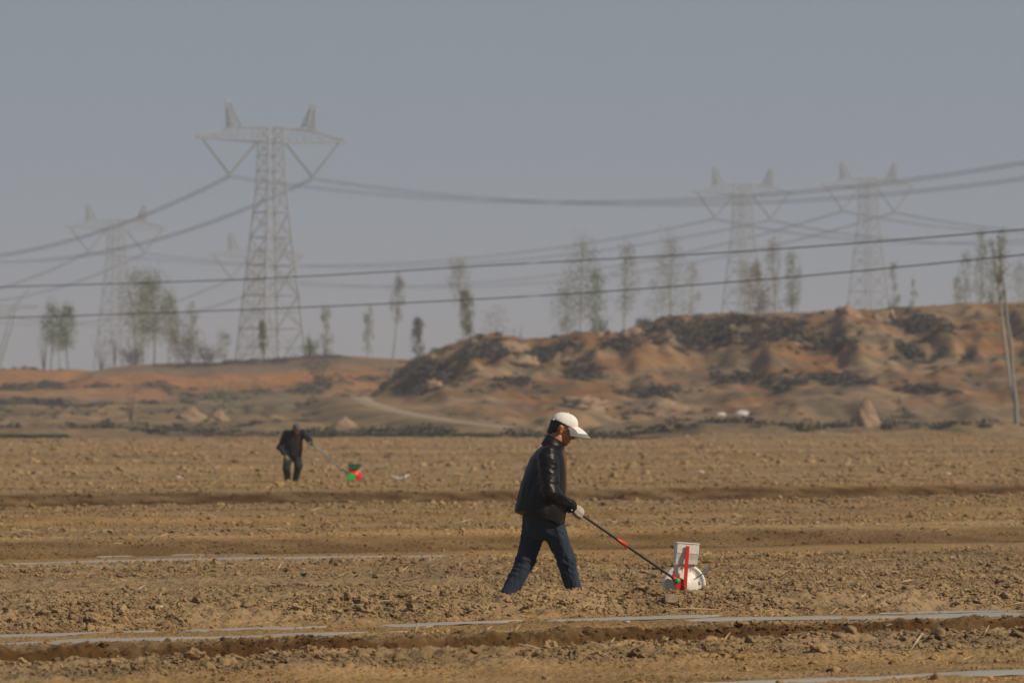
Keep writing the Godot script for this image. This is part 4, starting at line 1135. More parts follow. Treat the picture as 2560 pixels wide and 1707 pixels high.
	obj("crown_panel", net_mesh([["ell", hp.call(-0.002, 0.040, 0), hb, Vector3(0.112, 0.094, 0.092)], ["ell", hp.call(0.038, 0.060, 0), hb, Vector3(0.070, 0.070, 0.074)]], 0.006, 0.02, dome), M.cap_white, cap)
	obj("top_button", net_mesh([["ell", hp.call(-0.002, 0.136, 0), hb, Vector3(0.009, 0.006, 0.009)]], 0.004, 0.005), M.cap_white, cap)
	var strap := []
	for i in 9:
		var t := (i - 4) / 4.0
		strap.append(hp.call(-0.106 + 0.020 * t * t, 0.046, 0.062 * t))
	var sr := []; sr.resize(9); sr.fill(0.007)
	obj("strap", tube_mesh(strap, sr, 6), M.cap_white, cap)
	var brim := st_new(); brim.set_smooth_group(0)
	var edge := st_new(); edge.set_smooth_group(0)
	var bp := func(r, a, h):                                       # r along the brim 0..1, a across -1..1
		var sx := sin(a * 1.25) * lerpf(0.088, 0.092, r)
		var sx2 := cos(a * 1.25)
		return hp.call(0.010 + 0.098 * sx2 + r * 0.136 * pow(maxf(cos(a * 1.5), 0.0), 0.45), 0.060 - 0.040 * r * r - 0.036 * a * a - 0.014 * r + h, sx)
	for layer in [[brim, 0.0, 0.72], [edge, 0.72, 1.0]]:
		for i in 6:
			for j in 16:
				var r0: float = lerpf(layer[1], layer[2], i / 6.0)
				var r1: float = lerpf(layer[1], layer[2], (i + 1) / 6.0)
				var a0 := -1.0 + j / 8.0
				var a1 := -1.0 + (j + 1) / 8.0
				var lay: SurfaceTool = edge if j < 2 or j > 13 else layer[0]
				quad(lay, bp.call(r0, a0, 0.0025), bp.call(r0, a1, 0.0025), bp.call(r1, a1, 0.0025), bp.call(r1, a0, 0.0025))
				quad(lay, bp.call(r0, a0, -0.0025), bp.call(r1, a0, -0.0025), bp.call(r1, a1, -0.0025), bp.call(r0, a1, -0.0025))
	for j in 16:
		var a0 := -1.0 + j / 8.0
		var a1 := -1.0 + (j + 1) / 8.0
		quad(edge, bp.call(1.0, a0, 0.0025), bp.call(1.0, a1, 0.0025), bp.call(1.0, a1, -0.0025), bp.call(1.0, a0, -0.0025))
	var bo := obj("brim", done(brim), M.cap_white, cap)
	obj("brim_edge", done(edge), M.cap_grey, cap)
	# jacket
	var c2 := cos(deg_to_rad(YAW))
	var fold := noise(71, 1.0, 2)
	var ridge := noise(72, 1.0, 3); ridge.fractal_type = FastNoiseLite.FRACTAL_RIDGED
	var jpost := func(p: Vector3, v: float) -> float:
		var ix := p.x * c2
		v = maxf(v, 0.838 - 0.36 * (ix + 0.242) - p.y + 0.008 * sin(p.z * 22.0))   # the hem
		# folds: upright ones on back and skirt, slanting ones on the sleeve
		var skirt := smoothstep(1.30, 0.95, p.y)
		v += 0.012 * skirt * fold.get_noise_3d(p.x * 6.0, p.y * 1.6, p.z * 6.0)
		var arm := minf(shape_dist(["cap", sh_r, el_r, 0.05, 0.05], p), shape_dist(["cap", el_r, wr_r, 0.05, 0.05], p))
		var on := smoothstep(0.06, 0.03, arm)
		var along := (p.y * 1.0 + p.x * 0.35)
		v += on * 0.012 * (0.45 - ridge.get_noise_3d(p.x * 2.5 + 3.0, along * 7.0, p.z * 2.5))
		v += 0.002 * fold.get_noise_3d(p.x * 16.0, p.y * 16.0, p.z * 16.0)
		return v
	var jl := []
	for r in [[0.64, -0.175, 0.150, 0.225], [0.74, -0.215, 0.160, 0.232], [0.84, -0.242, 0.168, 0.238], [0.92, -0.222, 0.172, 0.232], [1.03, -0.193, 0.176, 0.222], [1.145, -0.160, 0.172, 0.212], [1.245, -0.120, 0.164, 0.205], [1.31, -0.070, 0.152, 0.175], [1.36, -0.010, 0.145, 0.10]]:
		var wd: float = (r[2] - r[1]) / 2.0
		var bz: float = r[3]
		jl.append([r[0], (r[1] + r[2]) / 2.0 / c2, 0.0, sqrt(maxf(wd * wd - pow(bz * sin(deg_to_rad(YAW)), 2.0), 0.004)) / c2, bz])
	var js := [["loft", jl], ["cap", sh_r, el_r, 0.082, 0.076], ["cap", el_r, wr_r + bar_dir * 0.0, 0.076, 0.050], ["cap", sh_l, el_l, 0.082, 0.074], ["cap", el_l, wr_l, 0.074, 0.050],
		["cap", L(0.045, 1.29, -0.12), L(0.045, 1.29, 0.12), 0.075, 0.075]]
	var jm := net_mesh(js, 0.0085, 0.035, jpost)
	var jo := obj("jacket", jm, M.leather, man)
	var col := st_new(); col.set_smooth_group(0)                 # stand-up collar: a band round the neck
	for i in 22:
		var rings := []
		for e in 2:
			var a := TAU * (i + e) / 22.0
			var cc := Vector3(0.075, 1.335, 0); var ct := Vector3(0.100, 1.405, 0)
			var dx := cos(a); var dz := sin(a)
			rings.append([cc + Vector3(dx * 0.094, -dx * 0.042, dz * 0.090), ct + Vector3(dx * 0.075, -dx * 0.042, dz * 0.072), ct + Vector3(dx * 0.068, -dx * 0.042, dz * 0.065)])
		quad(col, rings[0][0], rings[1][0], rings[1][1], rings[0][1])
		quad(col, rings[0][1], rings[1][1], rings[1][2], rings[0][2])
	obj("collar", done(col), M.leather, jo)
	var cd := (wr_r - el_r).normalized()
	obj("cuff", tube_mesh([wr_r - cd * 0.020, wr_r + cd * 0.008, wr_r + cd * 0.016], [0.055, 0.056, 0.050], 16), M.leather, jo)
	var ld := (wr_l - el_l).normalized()
	obj("cuff", tube_mesh([wr_l - ld * 0.020, wr_l + ld * 0.008, wr_l + ld * 0.016], [0.055, 0.056, 0.050], 16), M.leather, jo)
	obj("cuff_snap", lump(0.008, 0.008, 0.004, 0.0, 1.0, 1, 8, 6), M.steel, jo).position = wr_r + Vector3(-0.012, -0.028, 0.050)
	obj("sweater", net_mesh([["loft", [[0.70, 0.10, 0, 0.070, 0.09], [0.90, 0.125, 0, 0.070, 0.10], [1.20, 0.110, 0, 0.080, 0.10], [1.36, 0.115, 0, 0.062, 0.062]]]], 0.013, 0.02), M.sweater, man)
	# jeans
	var jn := noise(73, 1.0, 2)
	var tpost := func(p: Vector3, v: float) -> float:
		v = maxf(v, p.y - 0.93)
		v = maxf(v, 0.055 - p.y)
		var kneeband := exp(-pow((p.y - 0.40) / 0.09, 2.0)) + 0.6 * exp(-pow((p.y - 0.66) / 0.08, 2.0)) + 0.7 * exp(-pow((p.y - 0.12) / 0.06, 2.0))
		v += 0.013 * kneeband * jn.get_noise_3d(p.x * 6.0, (p.y + p.x * 0.5) * 26.0, p.z * 6.0)
		v += 0.010 * jn.get_noise_3d(p.x * 14.0 + 9.0, p.y * 2.5, p.z * 14.0)
		return v
	obj("jeans", net_mesh([["loft", [[0.60, -0.01, 0, 0.10, 0.12], [0.68, -0.005, 0, 0.145, 0.175], [0.80, -0.01, 0, 0.158, 0.182], [0.93, -0.015, 0, 0.15, 0.175]]],
		["cap", hip_r, knee_r, 0.104, 0.074], ["cap", knee_r, ank_r, 0.072, 0.062], ["cap", hip_l, knee_l, 0.108, 0.076], ["cap", knee_l, ank_l, 0.074, 0.066]], 0.010, 0.03, tpost), M.denim, man)
	var seam := []
	for t in 13: seam.append((hip_r.lerp(knee_r, t / 6.0) if t <= 6 else knee_r.lerp(ank_r, (t - 6) / 6.0)) + Vector3(-0.01, 0, lerpf(0.112, 0.066, t / 12.0) * 0.995))
	var smr := []; smr.resize(13); smr.fill(0.0028)
	obj("side_seam", tube_mesh(seam, smr, 5), M.denim, man)
	# shoes
	for f in [[ank_r, -4.0, L(0.30, 0.03, 0.1)], [ank_l, -32.0, L(-0.27, 0.02, -0.085)]]:
		var fb := Basis(Vector3(0, 0, 1), deg_to_rad(f[1]))
		var a: Vector3 = f[0] + Vector3(0, -0.045, 0)
		obj("shoe", net_mesh([["cap", a + fb * Vector3(-0.035, 0, 0), a + fb * Vector3(0.12, -0.01, 0), 0.042, 0.036], ["cap", a + fb * Vector3(0.12, -0.012, 0), a + fb * Vector3(0.17, -0.018, 0), 0.036, 0.028], ["cap", a, f[0] + Vector3(0, 0.03, 0), 0.04, 0.04]], 0.012, 0.03), M.shoe, man)
	# work gloves closed on the bar
	obj("glove", net_mesh(hand_shapes(grip, bar_dir, Vector3(0.0, 0.75, 0.65), wr_r, 1.06), 0.0042, 0.008), M.glove, man)
	obj("glove", net_mesh(hand_shapes(wr_l + Vector3(0.03, -0.075, 0.0), Vector3(0.95, -0.2, 0), Vector3(0.0, 0.3, -0.9), wr_l, 1.03), 0.006, 0.008), M.glove, man)

# ------------------------------------------------------------------ the white seeder
const SDD := 46.3
const SYAW := 8.0
func seeder_hub() -> Vector3: return at(1700.0, 1456.0, SDD - 0.075)
func spade(st: SurfaceTool):
	# a duck-bill planting spout pointing out along +x
	prism(st, [Vector2(0.0, -0.016), Vector2(0.03, -0.018), Vector2(0.085, -0.004), Vector2(0.09, 0.003), Vector2(0.03, 0.016), Vector2(0.0, 0.016)], -0.012, 0.012, 0.002)
func build_seeder():
	var c := at(1710.4, 1463.0, SDD)
	var root := thing("hand_seeder", "white round hand-pushed seeder with red arm, black handle and square hopper", "seeder", c, deg_to_rad(SYAW))
	var inv := root.transform.affine_inverse()
	var q := func(px, py, z):                                     # a photo pixel in the plane z of the seeder's own axes
		var g := at(px, py, SDD)
		return Vector3((g.x - c.x) / cos(deg_to_rad(SYAW)) - z * tan(deg_to_rad(SYAW)), g.y - c.y, z)
	# drum: two dished discs and a rim
	var R := 0.176 / 1.0
	var drum := st_new()
	lathe_z(drum, [Vector2(0.0, 0.050), Vector2(0.05, 0.050), Vector2(0.058, 0.044), Vector2(0.105, 0.040), Vector2(0.112, 0.034), Vector2(0.150, 0.030), Vector2(0.156, 0.036), Vector2(R - 0.003, 0.034), Vector2(R, 0.030), Vector2(R, -0.030), Vector2(R - 0.003, -0.034), Vector2(0.15, -0.03), Vector2(0.0, -0.045)], 48)
	var dm := obj("drum", done(drum), M.white_plastic, root)
	for i in 12:
		var a := TAU * i / 12.0 + 0.13
		var st := st_new()
		prism(st, [Vector2(0.116, -0.002), Vector2(0.149, -0.002), Vector2(0.149, 0.002), Vector2(0.116, 0.002)], 0.028, 0.037, 0.001)
		obj("rib", done(st), M.white_plastic, dm).rotation.z = a
	for deg in [33.0, 196.0, 256.0, 304.0]:
		var a := deg_to_rad(deg)
		var st := st_new(); spade(st)
		var o := obj("planting_spout", done(st), M.dull_steel, root)
		o.position = Vector3(cos(a), sin(a), 0) * (R - 0.005); o.rotation.z = a
		var s2 := st_new()
		prism(s2, [Vector2(-0.085, -0.004), Vector2(0.0, -0.006), Vector2(0.03, 0.0), Vector2(0.0, 0.006), Vector2(-0.085, 0.003)], 0.037, 0.043, 0.001)
		obj("spring_arm", done(s2), M.dull_steel, o)
	# printed marks near the rim
	for p in [[0.86, "print_blue", 0.142, 0.150, 0.34], [0.70, "print_ochre", 0.118, 0.128, 0.26], [1.32, "print_blue", 0.140, 0.148, 0.22], [2.30, "print_dark", 0.140, 0.147, 0.16], [1.22, "print_ochre", 0.128, 0.134, 0.18]]:
		var st := st_new(); st.set_smooth_group(-1)
		for i in 6:
			if i % 2 == 1 and p[1] == "print_blue": continue
			var a0: float = p[0] - p[4] / 2.0 + p[4] * i / 6.0 - 0.55
			var a1: float = a0 + p[4] / 6.0
			quad(st, Vector3(cos(a0) * p[2], sin(a0) * p[2], 0.0375), Vector3(cos(a0) * p[3], sin(a0) * p[3], 0.0385), Vector3(cos(a1) * p[3], sin(a1) * p[3], 0.0385), Vector3(cos(a1) * p[2], sin(a1) * p[2], 0.0375))
		obj("print", done(st), M[p[1]], dm)
	# hopper: a square box whose lower half is stepped in to a slanting chute
	var hop := st_new()
	var tl: Vector3 = q.call(1689.5, 1357.0, 0.0); var tr: Vector3 = q.call(1745.0, 1361.0, 0.0)
	var ml: Vector3 = q.call(1688.0, 1381.0, 0.0); var mr: Vector3 = q.call(1743.0, 1385.0, 0.0)
	var bl: Vector3 = q.call(1686.5, 1408.0, 0.0); var br: Vector3 = q.call(1741.0, 1410.5, 0.0)
	var v2 := func(v: Vector3): return Vector2(v.x, v.y)
	prism(hop, [v2.call(ml), v2.call(mr), v2.call(tr), v2.call(tl)], -0.075, 0.075, 0.004)
	var hp := obj("hopper", done(hop), M.white_plastic, root)
	var low := st_new(); low.set_smooth_group(-1)
	var lo := [[ml + Vector3(0, -0.0015, 0), mr + Vector3(0, -0.0015, 0), 0.073], [bl.lerp(ml, 0.45), br.lerp(mr, 0.45), 0.060], [bl, br, 0.055]]
	for i in 2:
		var a0: Vector3 = lo[i][0]; var b0: Vector3 = lo[i][1]; var a1: Vector3 = lo[i + 1][0]; var b1: Vector3 = lo[i + 1][1]
		var z0 := Vector3(0, 0, lo[i][2]); var z1 := Vector3(0, 0, lo[i + 1][2])
		quad(low, a0 + z0, b0 + z0, b1 + z1, a1 + z1); quad(low, b0 - z0, a0 - z0, a1 - z1, b1 - z1)
		quad(low, b0 + z0, b0 - z0, b1 - z1, b1 + z1); quad(low, a0 - z0, a0 + z0, a1 + z1, a1 - z1)
	quad(low, lo[2][0] + Vector3(0, 0, 0.055), lo[2][1] + Vector3(0, 0, 0.055), lo[2][1] - Vector3(0, 0, 0.055), lo[2][0] - Vector3(0, 0, 0.055))
	obj("chute", done(low), M.white_plastic, hp)
	var lid := st_new()
	prism(lid, [v2.call(tl) + Vector2(-0.005, 0.0015), v2.call(tr) + Vector2(0.005, 0.0015), v2.call(tr) + Vector2(0.003, 0.010), v2.call(tl) + Vector2(-0.003, 0.010)], -0.079, 0.079, 0.002)
	obj("lid", done(lid), M.white_plastic, hp)
	obj("throat", tube_mesh([(bl + br) / 2.0 + Vector3(0, 0.006, 0), Vector3((bl.x + br.x) / 2.0, R - 0.01, 0)], [0.034, 0.034], 12), M.rubbish_dark, hp)
	# red arm and bracket
	var arm := st_new()
	var t0_: Vector3 = q.call(1718.6, 1364.0, 0.085); var t1_: Vector3 = q.call(1711.5, 1471.5, 0.085)
	var dr := (t1_ - t0_).normalized(); var sd := Vector3(-dr.y, dr.x, 0) * 0.0145
	prism(arm, [v2.call(t1_ - sd), v2.call(t1_ + sd), v2.call(t0_ + sd), v2.call(t0_ - sd)], 0.082, 0.094, 0.002)
	obj("arm", done(arm), M.red_plastic, root)
	var bk := st_new()
	var P := []
	for e in [[1681.5, 1433.5], [1676.5, 1441.0], [1686.0, 1457.0], [1687.0, 1464.0], [1691.5, 1480.0], [1708.0, 1476.0], [1716.0, 1470.0], [1714.0, 1450.0], [1705.0, 1449.0]]: P.append(v2.call(q.call(e[0], e[1], 0.07)))
	prism(bk, P, 0.060, 0.079, 0.002)
	obj("bracket", done(bk), M.red_plastic, root)
	obj("bolt", tube_mesh([q.call(1711.0, 1463.5, 0.093), q.call(1711.0, 1463.5, 0.093) + Vector3(0, 0, 0.010)], [0.010, 0.009], 6), M.steel, root)
	for e in [1442.0, 1458.0]: obj("bolt", tube_mesh([q.call(1713.0, e, 0.093), q.call(1713.0, e, 0.093) + Vector3(0, 0, 0.004)], [0.005, 0.005], 6), M.dull_steel, root)
	obj("bolt", tube_mesh([q.call(1718.6, 1367.0, 0.093), q.call(1718.6, 1367.0, 0.093) + Vector3(0, 0, 0.004)], [0.005, 0.005], 6), M.dull_steel, root)
	obj("axle", tube_mesh([Vector3(0, 0, -0.09), Vector3(0, 0, 0.085)], [0.012, 0.012], 12), M.steel, root)
	# handle up to his hands
	var hub: Vector3 = inv * seeder_hub()
	var top: Vector3 = inv * (man.transform * (grip - bar_dir * 0.10))
	var hd := (top - hub).normalized()
	var ho := obj("handle", tube_mesh([hub - hd * 0.01, hub.lerp(top, 0.5), top], [0.0105, 0.0105, 0.0105], 14), M.black_metal, root)
	var total := (top - hub).length()
	var r0: Vector3 = hub + hd * total * 0.475
	obj("sleeve", tube_mesh([r0, r0 + hd * 0.004, r0 + hd * 0.105, r0 + hd * 0.109], [0.0115, 0.0150, 0.0150, 0.0115], 14), M.red_plastic, ho)
	obj("socket", tube_mesh([hub + hd * 0.012, hub + hd * 0.075], [0.017, 0.016], 14), M.red_plastic, ho)
	var kn := st_new()
	lathe_z(kn, [Vector2(0.0, 0.036), Vector2(0.012, 0.036), Vector2(0.021, 0.030), Vector2(0.023, 0.024), Vector2(0.023, 0.004), Vector2(0.020, 0.0), Vector2(0.0, 0.0)], 20)
	var ko := obj("knob", done(kn), M.green_plastic, root)
	ko.position = q.call(1691.5, 1450.5, 0.095)

# ------------------------------------------------------------------ the second man and his seeder
func build_second():
	var d := 131.0
	var foot := at(735.0, 1204.0, d)
	foot.y = minf(foot.y, field_base(foot.x, d) + 0.01)
	var shift := at(735.0, 1204.0, d).y - foot.y
	var r := thing("person", "person in dark clothes bending over a red and green seeder", "person", foot)
	var P := func(x, y, z): return Vector3(x, y + shift, z)
	var st := st_new()
	var sh_r: Vector3 = P.call(-0.175, 1.12, 0.02); var el_r: Vector3 = P.call(-0.325, 0.79, 0.04); var wr_r: Vector3 = P.call(-0.18, 0.585, 0.16); var ha_r: Vector3 = P.call(-0.155, 0.53, 0.19)
	var sh_l: Vector3 = P.call(0.19, 1.13, 0.05); var el_l: Vector3 = P.call(0.325, 0.985, 0.08); var wr_l: Vector3 = P.call(0.415, 0.875, 0.14); var ha_l: Vector3 = P.call(0.445, 0.845, 0.16)
	var hr: Vector3 = P.call(-0.12, 0.63, -0.1); var kr: Vector3 = P.call(-0.18, 0.32, 0.02); var ar: Vector3 = P.call(-0.15, 0.06, -0.05)
	var hl: Vector3 = P.call(0.055, 0.63, -0.1); var kl: Vector3 = P.call(0.10, 0.36, 0.06); var al: Vector3 = P.call(0.03, 0.06, -0.05)
	var hc: Vector3 = P.call(0.060, 1.225, 0.22)
	var tilt := Basis(Vector3(1, 0, 0), deg_to_rad(72.0))
	net(st, [["ell", hc, tilt, Vector3(0.075, 0.115, 0.092)], ["cap", hc + tilt * Vector3(0, -0.07, 0.03), hc + tilt * Vector3(0, -0.09, 0.05), 0.05, 0.04], ["cap", hc + tilt * Vector3(0, 0.0, 0.09), hc + tilt * Vector3(0, -0.035, 0.108), 0.012, 0.016],
		["cap", hc + tilt * Vector3(-0.075, 0.0, 0), hc + tilt * Vector3(-0.072, -0.03, 0), 0.016, 0.012], ["cap", hc + tilt * Vector3(0.075, 0.0, 0), hc + tilt * Vector3(0.072, -0.03, 0), 0.016, 0.012],
		["cap", P.call(0.03, 1.12, 0.05), hc + tilt * Vector3(0, -0.08, -0.02), 0.06, 0.055], ["cap", P.call(0.0, 0.70, -0.08), P.call(0.02, 1.08, 0.02), 0.12, 0.12],
		["cap", sh_r, el_r, 0.045, 0.04], ["cap", el_r, wr_r, 0.04, 0.03], ["cap", sh_l, el_l, 0.045, 0.04], ["cap", el_l, wr_l, 0.04, 0.03], ["cap", wr_r, ha_r, 0.03, 0.03], ["cap", wr_l, ha_l, 0.03, 0.03],
		["cap", hr, kr, 0.07, 0.05], ["cap", kr, ar, 0.045, 0.035], ["cap", hl, kl, 0.07, 0.05], ["cap", kl, al, 0.045, 0.035]], 0.016, 0.03)
	st.index()
	obj("body", st.commit(), M.skin, r)
	var cut := func(p: Vector3, v: float) -> float: return maxf(v, -(tilt.transposed() * (p - hc)).y + 0.012 + maxf(0.0, (tilt.transposed() * (p - hc)).z) * 0.5)
	obj("woollen_hat", net_mesh([["ell", hc + tilt * Vector3(0, 0.015, -0.005), tilt, Vector3(0.090, 0.125, 0.106)]], 0.013, 0.02, cut), M.grey_cloth, r)
	var jn := noise(75, 1.0, 2)
	var jp := func(p: Vector3, v: float) -> float:
		v = maxf(v, 0.62 + shift - p.y)
		# open down the front
		if p.z > 0.0: v = maxf(v, 0.040 - absf(p.x - 0.055 - (p.y - shift - 1.0) * 0.1))
		return v + 0.02 * jn.get_noise_3d(p.x * 9.0, p.y * 4.0, p.z * 9.0)
	var jo := obj("jacket", net_mesh([["loft", [[0.58 + shift, -0.03, -0.09, 0.20, 0.17], [0.75 + shift, -0.035, -0.08, 0.215, 0.17], [0.95 + shift, -0.01, -0.03, 0.215, 0.165], [1.10 + shift, 0.01, 0.0, 0.205, 0.14], [1.19 + shift, 0.03, 0.03, 0.13, 0.10]]],
		["cap", sh_r, el_r, 0.078, 0.07], ["cap", el_r, wr_r, 0.068, 0.052], ["cap", sh_l, el_l, 0.078, 0.068], ["cap", el_l, wr_l, 0.066, 0.05]], 0.014, 0.04, jp), M.dark_cloth, r)
	obj("zip_edge", tube_mesh([P.call(-0.010, 1.08, 0.135), P.call(-0.035, 0.90, 0.115), P.call(-0.06, 0.72, 0.07)], [0.008, 0.009, 0.008], 6), M.grey_cloth, jo)
	obj("shirt", net_mesh([["loft", [[0.60 + shift, -0.01, -0.08, 0.16, 0.15], [0.9 + shift, 0.02, -0.03, 0.16, 0.155], [1.12 + shift, 0.04, 0.04, 0.12, 0.12]]]], 0.02, 0.02), M.maroon, r)
	var tp := func(p: Vector3, v: float) -> float: return maxf(v, p.y - shift - 0.74) + 0.014 * jn.get_noise_3d(p.x * 8.0, p.y * 12.0, p.z * 8.0)
	obj("trousers", net_mesh([["loft", [[0.50 + shift, -0.03, -0.1, 0.10, 0.10], [0.60 + shift, -0.03, -0.1, 0.18, 0.14], [0.74 + shift, -0.03, -0.1, 0.18, 0.14]]], ["cap", hr, kr, 0.110, 0.088], ["cap", kr, ar, 0.086, 0.072], ["cap", hl, kl, 0.110, 0.090], ["cap", kl, al, 0.088, 0.072]], 0.014, 0.04, tp), M.black_cloth, r)
	for a in [ar, al]:
		obj("shoe", net_mesh([["cap", a + Vector3(0, -0.05, -0.03), a + Vector3(0.03, -0.055, 0.13), 0.045, 0.036], ["cap", a, a + Vector3(0, 0.04, 0), 0.045, 0.05]], 0.016, 0.03), M.shoe, r)
	var hub := at(868.0, 1183.0, d)
	var hold: Vector3 = foot + ha_l
	var bar := (hub - hold).normalized()
	obj("glove", net_mesh(hand_shapes(ha_l, bar, Vector3(0, 0.9, -0.3), wr_l, 1.1), 0.007, 0.008), M.green_glove, r)
	obj("glove", net_mesh(hand_shapes(ha_r, Vector3(0.6, -0.6, 0.5), Vector3(-0.3, 0.2, 0.9), wr_r, 1.1), 0.007, 0.008), M.green_glove, r)
	# his seeder: red drum, green hopper and housing, grey handle
	var c := at(887.0, 1188.0, d)
	var s := thing("hand_seeder", "red and green hand-pushed seeder with a grey metal handle", "seeder", c, deg_to_rad(12.0))
	var inv := s.transform.affine_inverse()
	var drum := st_new()
	lathe_z(drum, [Vector2(0.0, 0.07), Vector2(0.05, 0.07), Vector2(0.06, 0.055), Vector2(0.11, 0.045), Vector2(0.15, 0.04), Vector2(0.155, 0.032), Vector2(0.155, -0.04), Vector2(0.0, -0.06)], 36)
	obj("drum", done(drum), M.red_plastic, s)
	obj("axle_cap", tube_mesh([Vector3(0, 0, 0.069), Vector3(0, 0, 0.085)], [0.03, 0.026], 12), M.red_plastic, s)
	for i in 9:
		var a := TAU * i / 9.0 + 0.3
		var sp := st_new(); spade(sp)
		var o := obj("planting_spout", done(sp), M.dull_steel, s)
		o.position = Vector3(cos(a), sin(a), 0) * 0.15; o.rotation.z = a
	var hop := st_new()
	prism(hop, [Vector2(-0.125, 0.150), Vector2(0.095, 0.150), Vector2(0.135, 0.240), Vector2(-0.155, 0.240)], -0.09, 0.09, 0.006)
	obj("hopper", done(hop), M.dark_green_plastic, s)
	var lid := st_new()
	prism(lid, [Vector2(-0.165, 0.242), Vector2(0.145, 0.242), Vector2(0.143, 0.262), Vector2(-0.163, 0.262)], -0.10, 0.10, 0.004)
	obj("lid", done(lid), M.dark_green_plastic, s)
	var hou := st_new()
	prism(hou, [Vector2(-0.195, -0.115), Vector2(-0.01, -0.115), Vector2(-0.01, 0.02), Vector2(-0.10, 0.05), Vector2(-0.195, 0.03)], 0.075, 0.125, 0.006)
	obj("housing", done(hou), M.bright_green_plastic, s)
	var ring := []
	var rr := []
	for i in 14:
		var a := -0.75 + 2.3 * i / 13.0
		ring.append(Vector3(cos(a) * 0.215, sin(a) * 0.215, 0.0)); rr.append(0.008)
	obj("guard", tube_mesh(ring, rr, 6), M.steel, s)
	obj("handle", tube_mesh([inv * (hub + bar * 0.05), inv * (hold - bar * 0.12)], [0.017, 0.017], 10), mat("grey_paint", lin(0.19, 0.23, 0.25), 0.5), s)

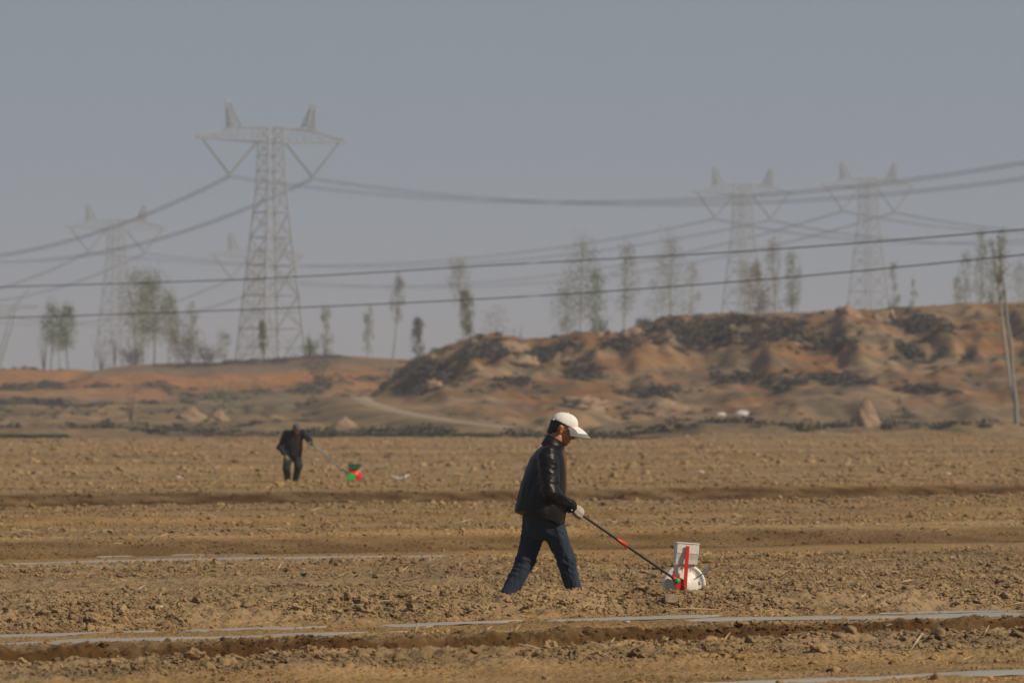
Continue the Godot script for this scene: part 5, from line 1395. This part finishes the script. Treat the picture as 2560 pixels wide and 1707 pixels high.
# ------------------------------------------------------------------ small things on the field
func ground_at(px: float, py: float) -> Vector3:
	# where the line of sight through that pixel meets the soil
	var d := 30.5
	while d < 330.0:
		var p := at(px, py, d)
		if p.y <= field_base(p.x, d): return Vector3(p.x, field_base(p.x, d), -d)
		d += 0.05
	return at(px, py, 300.0)
func build_details():
	# the flat stone by the seeder's wheel
	var sp := ground_at(1676.0, 1510.0)
	var sq := st_new()
	prism(sq, [Vector2(-0.050, -0.036), Vector2(0.030, -0.040), Vector2(0.052, -0.030), Vector2(0.054, 0.026), Vector2(0.040, 0.034), Vector2(-0.038, 0.036), Vector2(-0.054, 0.020)], -0.04, 0.04, 0.008)
	var so := obj("stone", done(sq), M.stone)
	so.rotation = Vector3(-0.25, 0.15, -0.05)
	so.position = sp + Vector3(0, 0.03, 0)
	tag(so, "square-edged earth-coloured stone lying under the white seeder's drum", "stone")
	# pale maize stalk pieces: photo column, row (2352 wide), length, turn, tilt
	var stalks := [[1062, 1207, 0.26, 0.45, 0.28], [955, 1475, 0.12, 1.1, 1.2], [1185, 1465, 0.10, 0.7, 0.8], [925, 1323, 0.12, 0.5, 0.7], [648, 1440, 0.10, 0.2, 0.4], [1590, 1408, 0.42, 0.02, 0.0], [2165, 1225, 0.14, 0.4, 0.3], [1830, 1290, 0.16, 0.35, 0.35], [205, 1352, 0.16, -0.1, 0.1], [320, 1365, 0.12, 0.5, 0.6], [980, 1450, 0.1, 0.9, 0.2], [1475, 1108, 0.9, -0.06, 0.0], [1650, 1085, 0.35, -0.5, 0.5], [2335, 1398, 0.22, 0.25, 0.2], [2050, 1320, 0.18, 0.2, 0.1], [2105, 1500, 0.16, 0.9, 0.9], [1665, 1490, 0.12, 0.8, 0.9], [2265, 1470, 0.10, 1.2, 1.0], [1980, 1385, 0.10, 0.7, 0.7], [455, 1300, 0.12, 1.0, 1.0], [780, 1335, 0.14, 0.5, 0.5], [640, 1320, 0.13, 1.0, 1.0], [350, 1255, 0.12, 1.2, 1.1], [1270, 1180, 0.14, 0.3, 0.1], [2080, 1345, 0.14, 0.3, 0.2], [60, 1400, 0.12, 0.3, 0.2], [1120, 1460, 0.08, 0.8, 0.6], [870, 1285, 0.14, 0.1, 0.1], [1405, 1490, 0.07, 1.0, 0.9], [2215, 1530, 0.14, 0.6, 0.4]]
	var k := 0
	for s in stalks:
		var g := ground_at(s[0] * K, s[1] * K)
		var l: float = s[2]
		var r := 0.006 + 0.010 * minf(l, 0.5)
		var st := st_new()
		tube(st, [Vector3(-l * 0.5, 0, 0), Vector3(-l * 0.48, 0, 0), Vector3(-0.05 * l, 0.012 * l, 0.02 * l), Vector3(0.0, 0.014 * l, 0.02 * l), Vector3(0.05 * l, 0.012 * l, 0.02 * l), Vector3(l * 0.5, -0.01 * l, 0)], [r * 0.6, r, r * 0.95, r * 1.2, r * 0.9, r * 0.55], 7)
		var o := obj("maize_stalk", done(st), M.straw if k % 3 else M.pale_straw)
		o.rotation = Vector3(0, s[3] * 0.4, s[4])
		o.position = g + Vector3(0, 0.02 + 0.42 * l * sin(absf(s[4])), 0.0)
		var own := {1062: "pale thick maize stalk slanting up from the soil behind the walking farmer", 955: "short straw standing upright in the damp furrow", 1185: "broken pale stalk poking up from the damp furrow below the farmer", 1590: "long straight yellow cane lying below the stone and seeder", 2165: "short yellow stalk on the smooth soil beyond the seeder", 1830: "bent pale stalk on the soil beside the white hopper", 1475: "long split stalk lying behind the seeder near a dark twig", 1650: "dark-ended stalk beside the long split one", 2335: "white stalk end just above the wide pale film", 925: "pale husk standing in the clods beyond the green weed tuft", 780: "thin stalk leaning by the green weed tuft", 640: "dry leaf blade among clods under the pale mulch film", 205: "flat yellow leaf lying on a smooth soil patch"}
		tag(o, own.get(s[0], "dry pale maize stalk scrap lying on the soil"), "straw", "maize stalk scraps on the field")
		k += 1
	# weeds
	for w in [[697, 1327, 0.05, "small dark green weed tuft beside the pale mulch film"], [655, 1318, 0.035, "tiny green weed near a bigger tuft"], [1762, 1283, 0.04, "green sprout just past the white hopper"]]:
		var g := ground_at(w[0] * K, w[1] * K)
		var st := st_new(); st.set_smooth_group(-1)
		for i in 40:
			var a := rng.randf() * TAU
			var dir := Vector3(cos(a), rng.randf_range(0.2, 1.2), sin(a)).normalized()
			var side: Vector3 = dir.cross(Vector3.UP).normalized() * w[2] * 0.18
			var e: Vector3 = dir * w[2] * rng.randf_range(0.6, 1.3)
			st.add_vertex(-side * 0.3); st.add_vertex(e * 0.6 + side); st.add_vertex(e)
			st.add_vertex(-side * 0.3); st.add_vertex(e); st.add_vertex(e * 0.6 - side)
		var o := obj("weed_tuft", done(st), M.weed)
		o.position = g + Vector3(0, 0.012, 0)
		tag(o, w[3], "weed", "green weeds on the field")
	# the white sack dropped near the second man: a sagging sheet with both ends up
	var d := 128.0
	var g := at(1000.0, 1208.0, d)
	g.y = field_h(g.x, d)
	var st := st_new(); st.set_smooth_group(0)
	var prev := []
	for i in 17:
		var t := (i - 8) / 8.0
		var w := (0.030 + 0.034 * smoothstep(-0.4, 0.7, t)) * (1.0 - 0.7 * pow(absf(t), 4.0)) + 0.011 * sin(i * 2.3)
		var y := 0.03 + 0.11 * pow(absf(t), 1.6) * (1.0 if t > 0.0 else 0.75)
		var ring := []
		for e in 9:
			var a := TAU * e / 8.0
			ring.append(Vector3(t * 0.215, y + sin(a) * w * 0.75, cos(a) * w * 1.3 + 0.02 * sin(i * 1.7)))
		if i > 0:
			for e in 8: quad(st, prev[e], ring[e], ring[e + 1], prev[e + 1])
		prev = ring
	var sk := obj("empty_sack", done(st), M.bag_white)
	sk.position = g + Vector3(0, 0.055, 0)
	tag(sk, "crumpled white empty sack on the soil near the red and green seeder", "sack")
	# pale rubbish bags under the bank
	var kk := 0
	for b in [[1657, 941, 425, 0.45, "white rubbish bag below the bank, next to a dark one", "bag_white"], [1706, 940, 425, 0.58, "larger white rubbish bag below the bank", "bag_white"], [1682, 941, 424, 0.32, "dark rubbish bag between two white ones", "rubbish_dark"], [1728, 942, 424, 0.34, "dark rubbish bag ending the row of white bags", "rubbish_dark"]]:
		kk += 1
		var p := at2(b[0], b[1], b[2])
		var o := obj("rubbish_bag", lump(b[3], b[3] * 0.5, b[3] * 0.6, 0.5, 1.4, 120 + kk, 14, 9), M[b[5]])
		p.y = terrain_h(p.x, b[2]) + b[3] * 0.3
		o.position = p
		tag(o, b[4], "bag", "rubbish bags under the bank")
	# scraps of plastic on the field
	for b in [[410, 1098, "bag_white"], [495, 1076, "film"], [1610, 1085, "bag_white"], [2178, 1090, "bag_white"], [1440, 1430, "film"], [2185, 1283, "film"], [365, 1396, "bag_white"], [1290, 1320, "film"]]:
		var p := ground_at(b[0] * K, b[1] * K)
		kk += 1
		var sc := clampf(-p.z / 1500.0, 0.022, 0.08)
		var o := obj("plastic_scrap", lump(sc, sc * 0.4, sc * 0.7, 0.9, 1.6, 140 + kk, 10, 7), M[b[2]])
		o.position = p + Vector3(0, sc * 0.15, 0)
		tag(o, "small crumpled scrap of pale plastic film on the soil", "plastic scrap", "plastic scraps on the field")
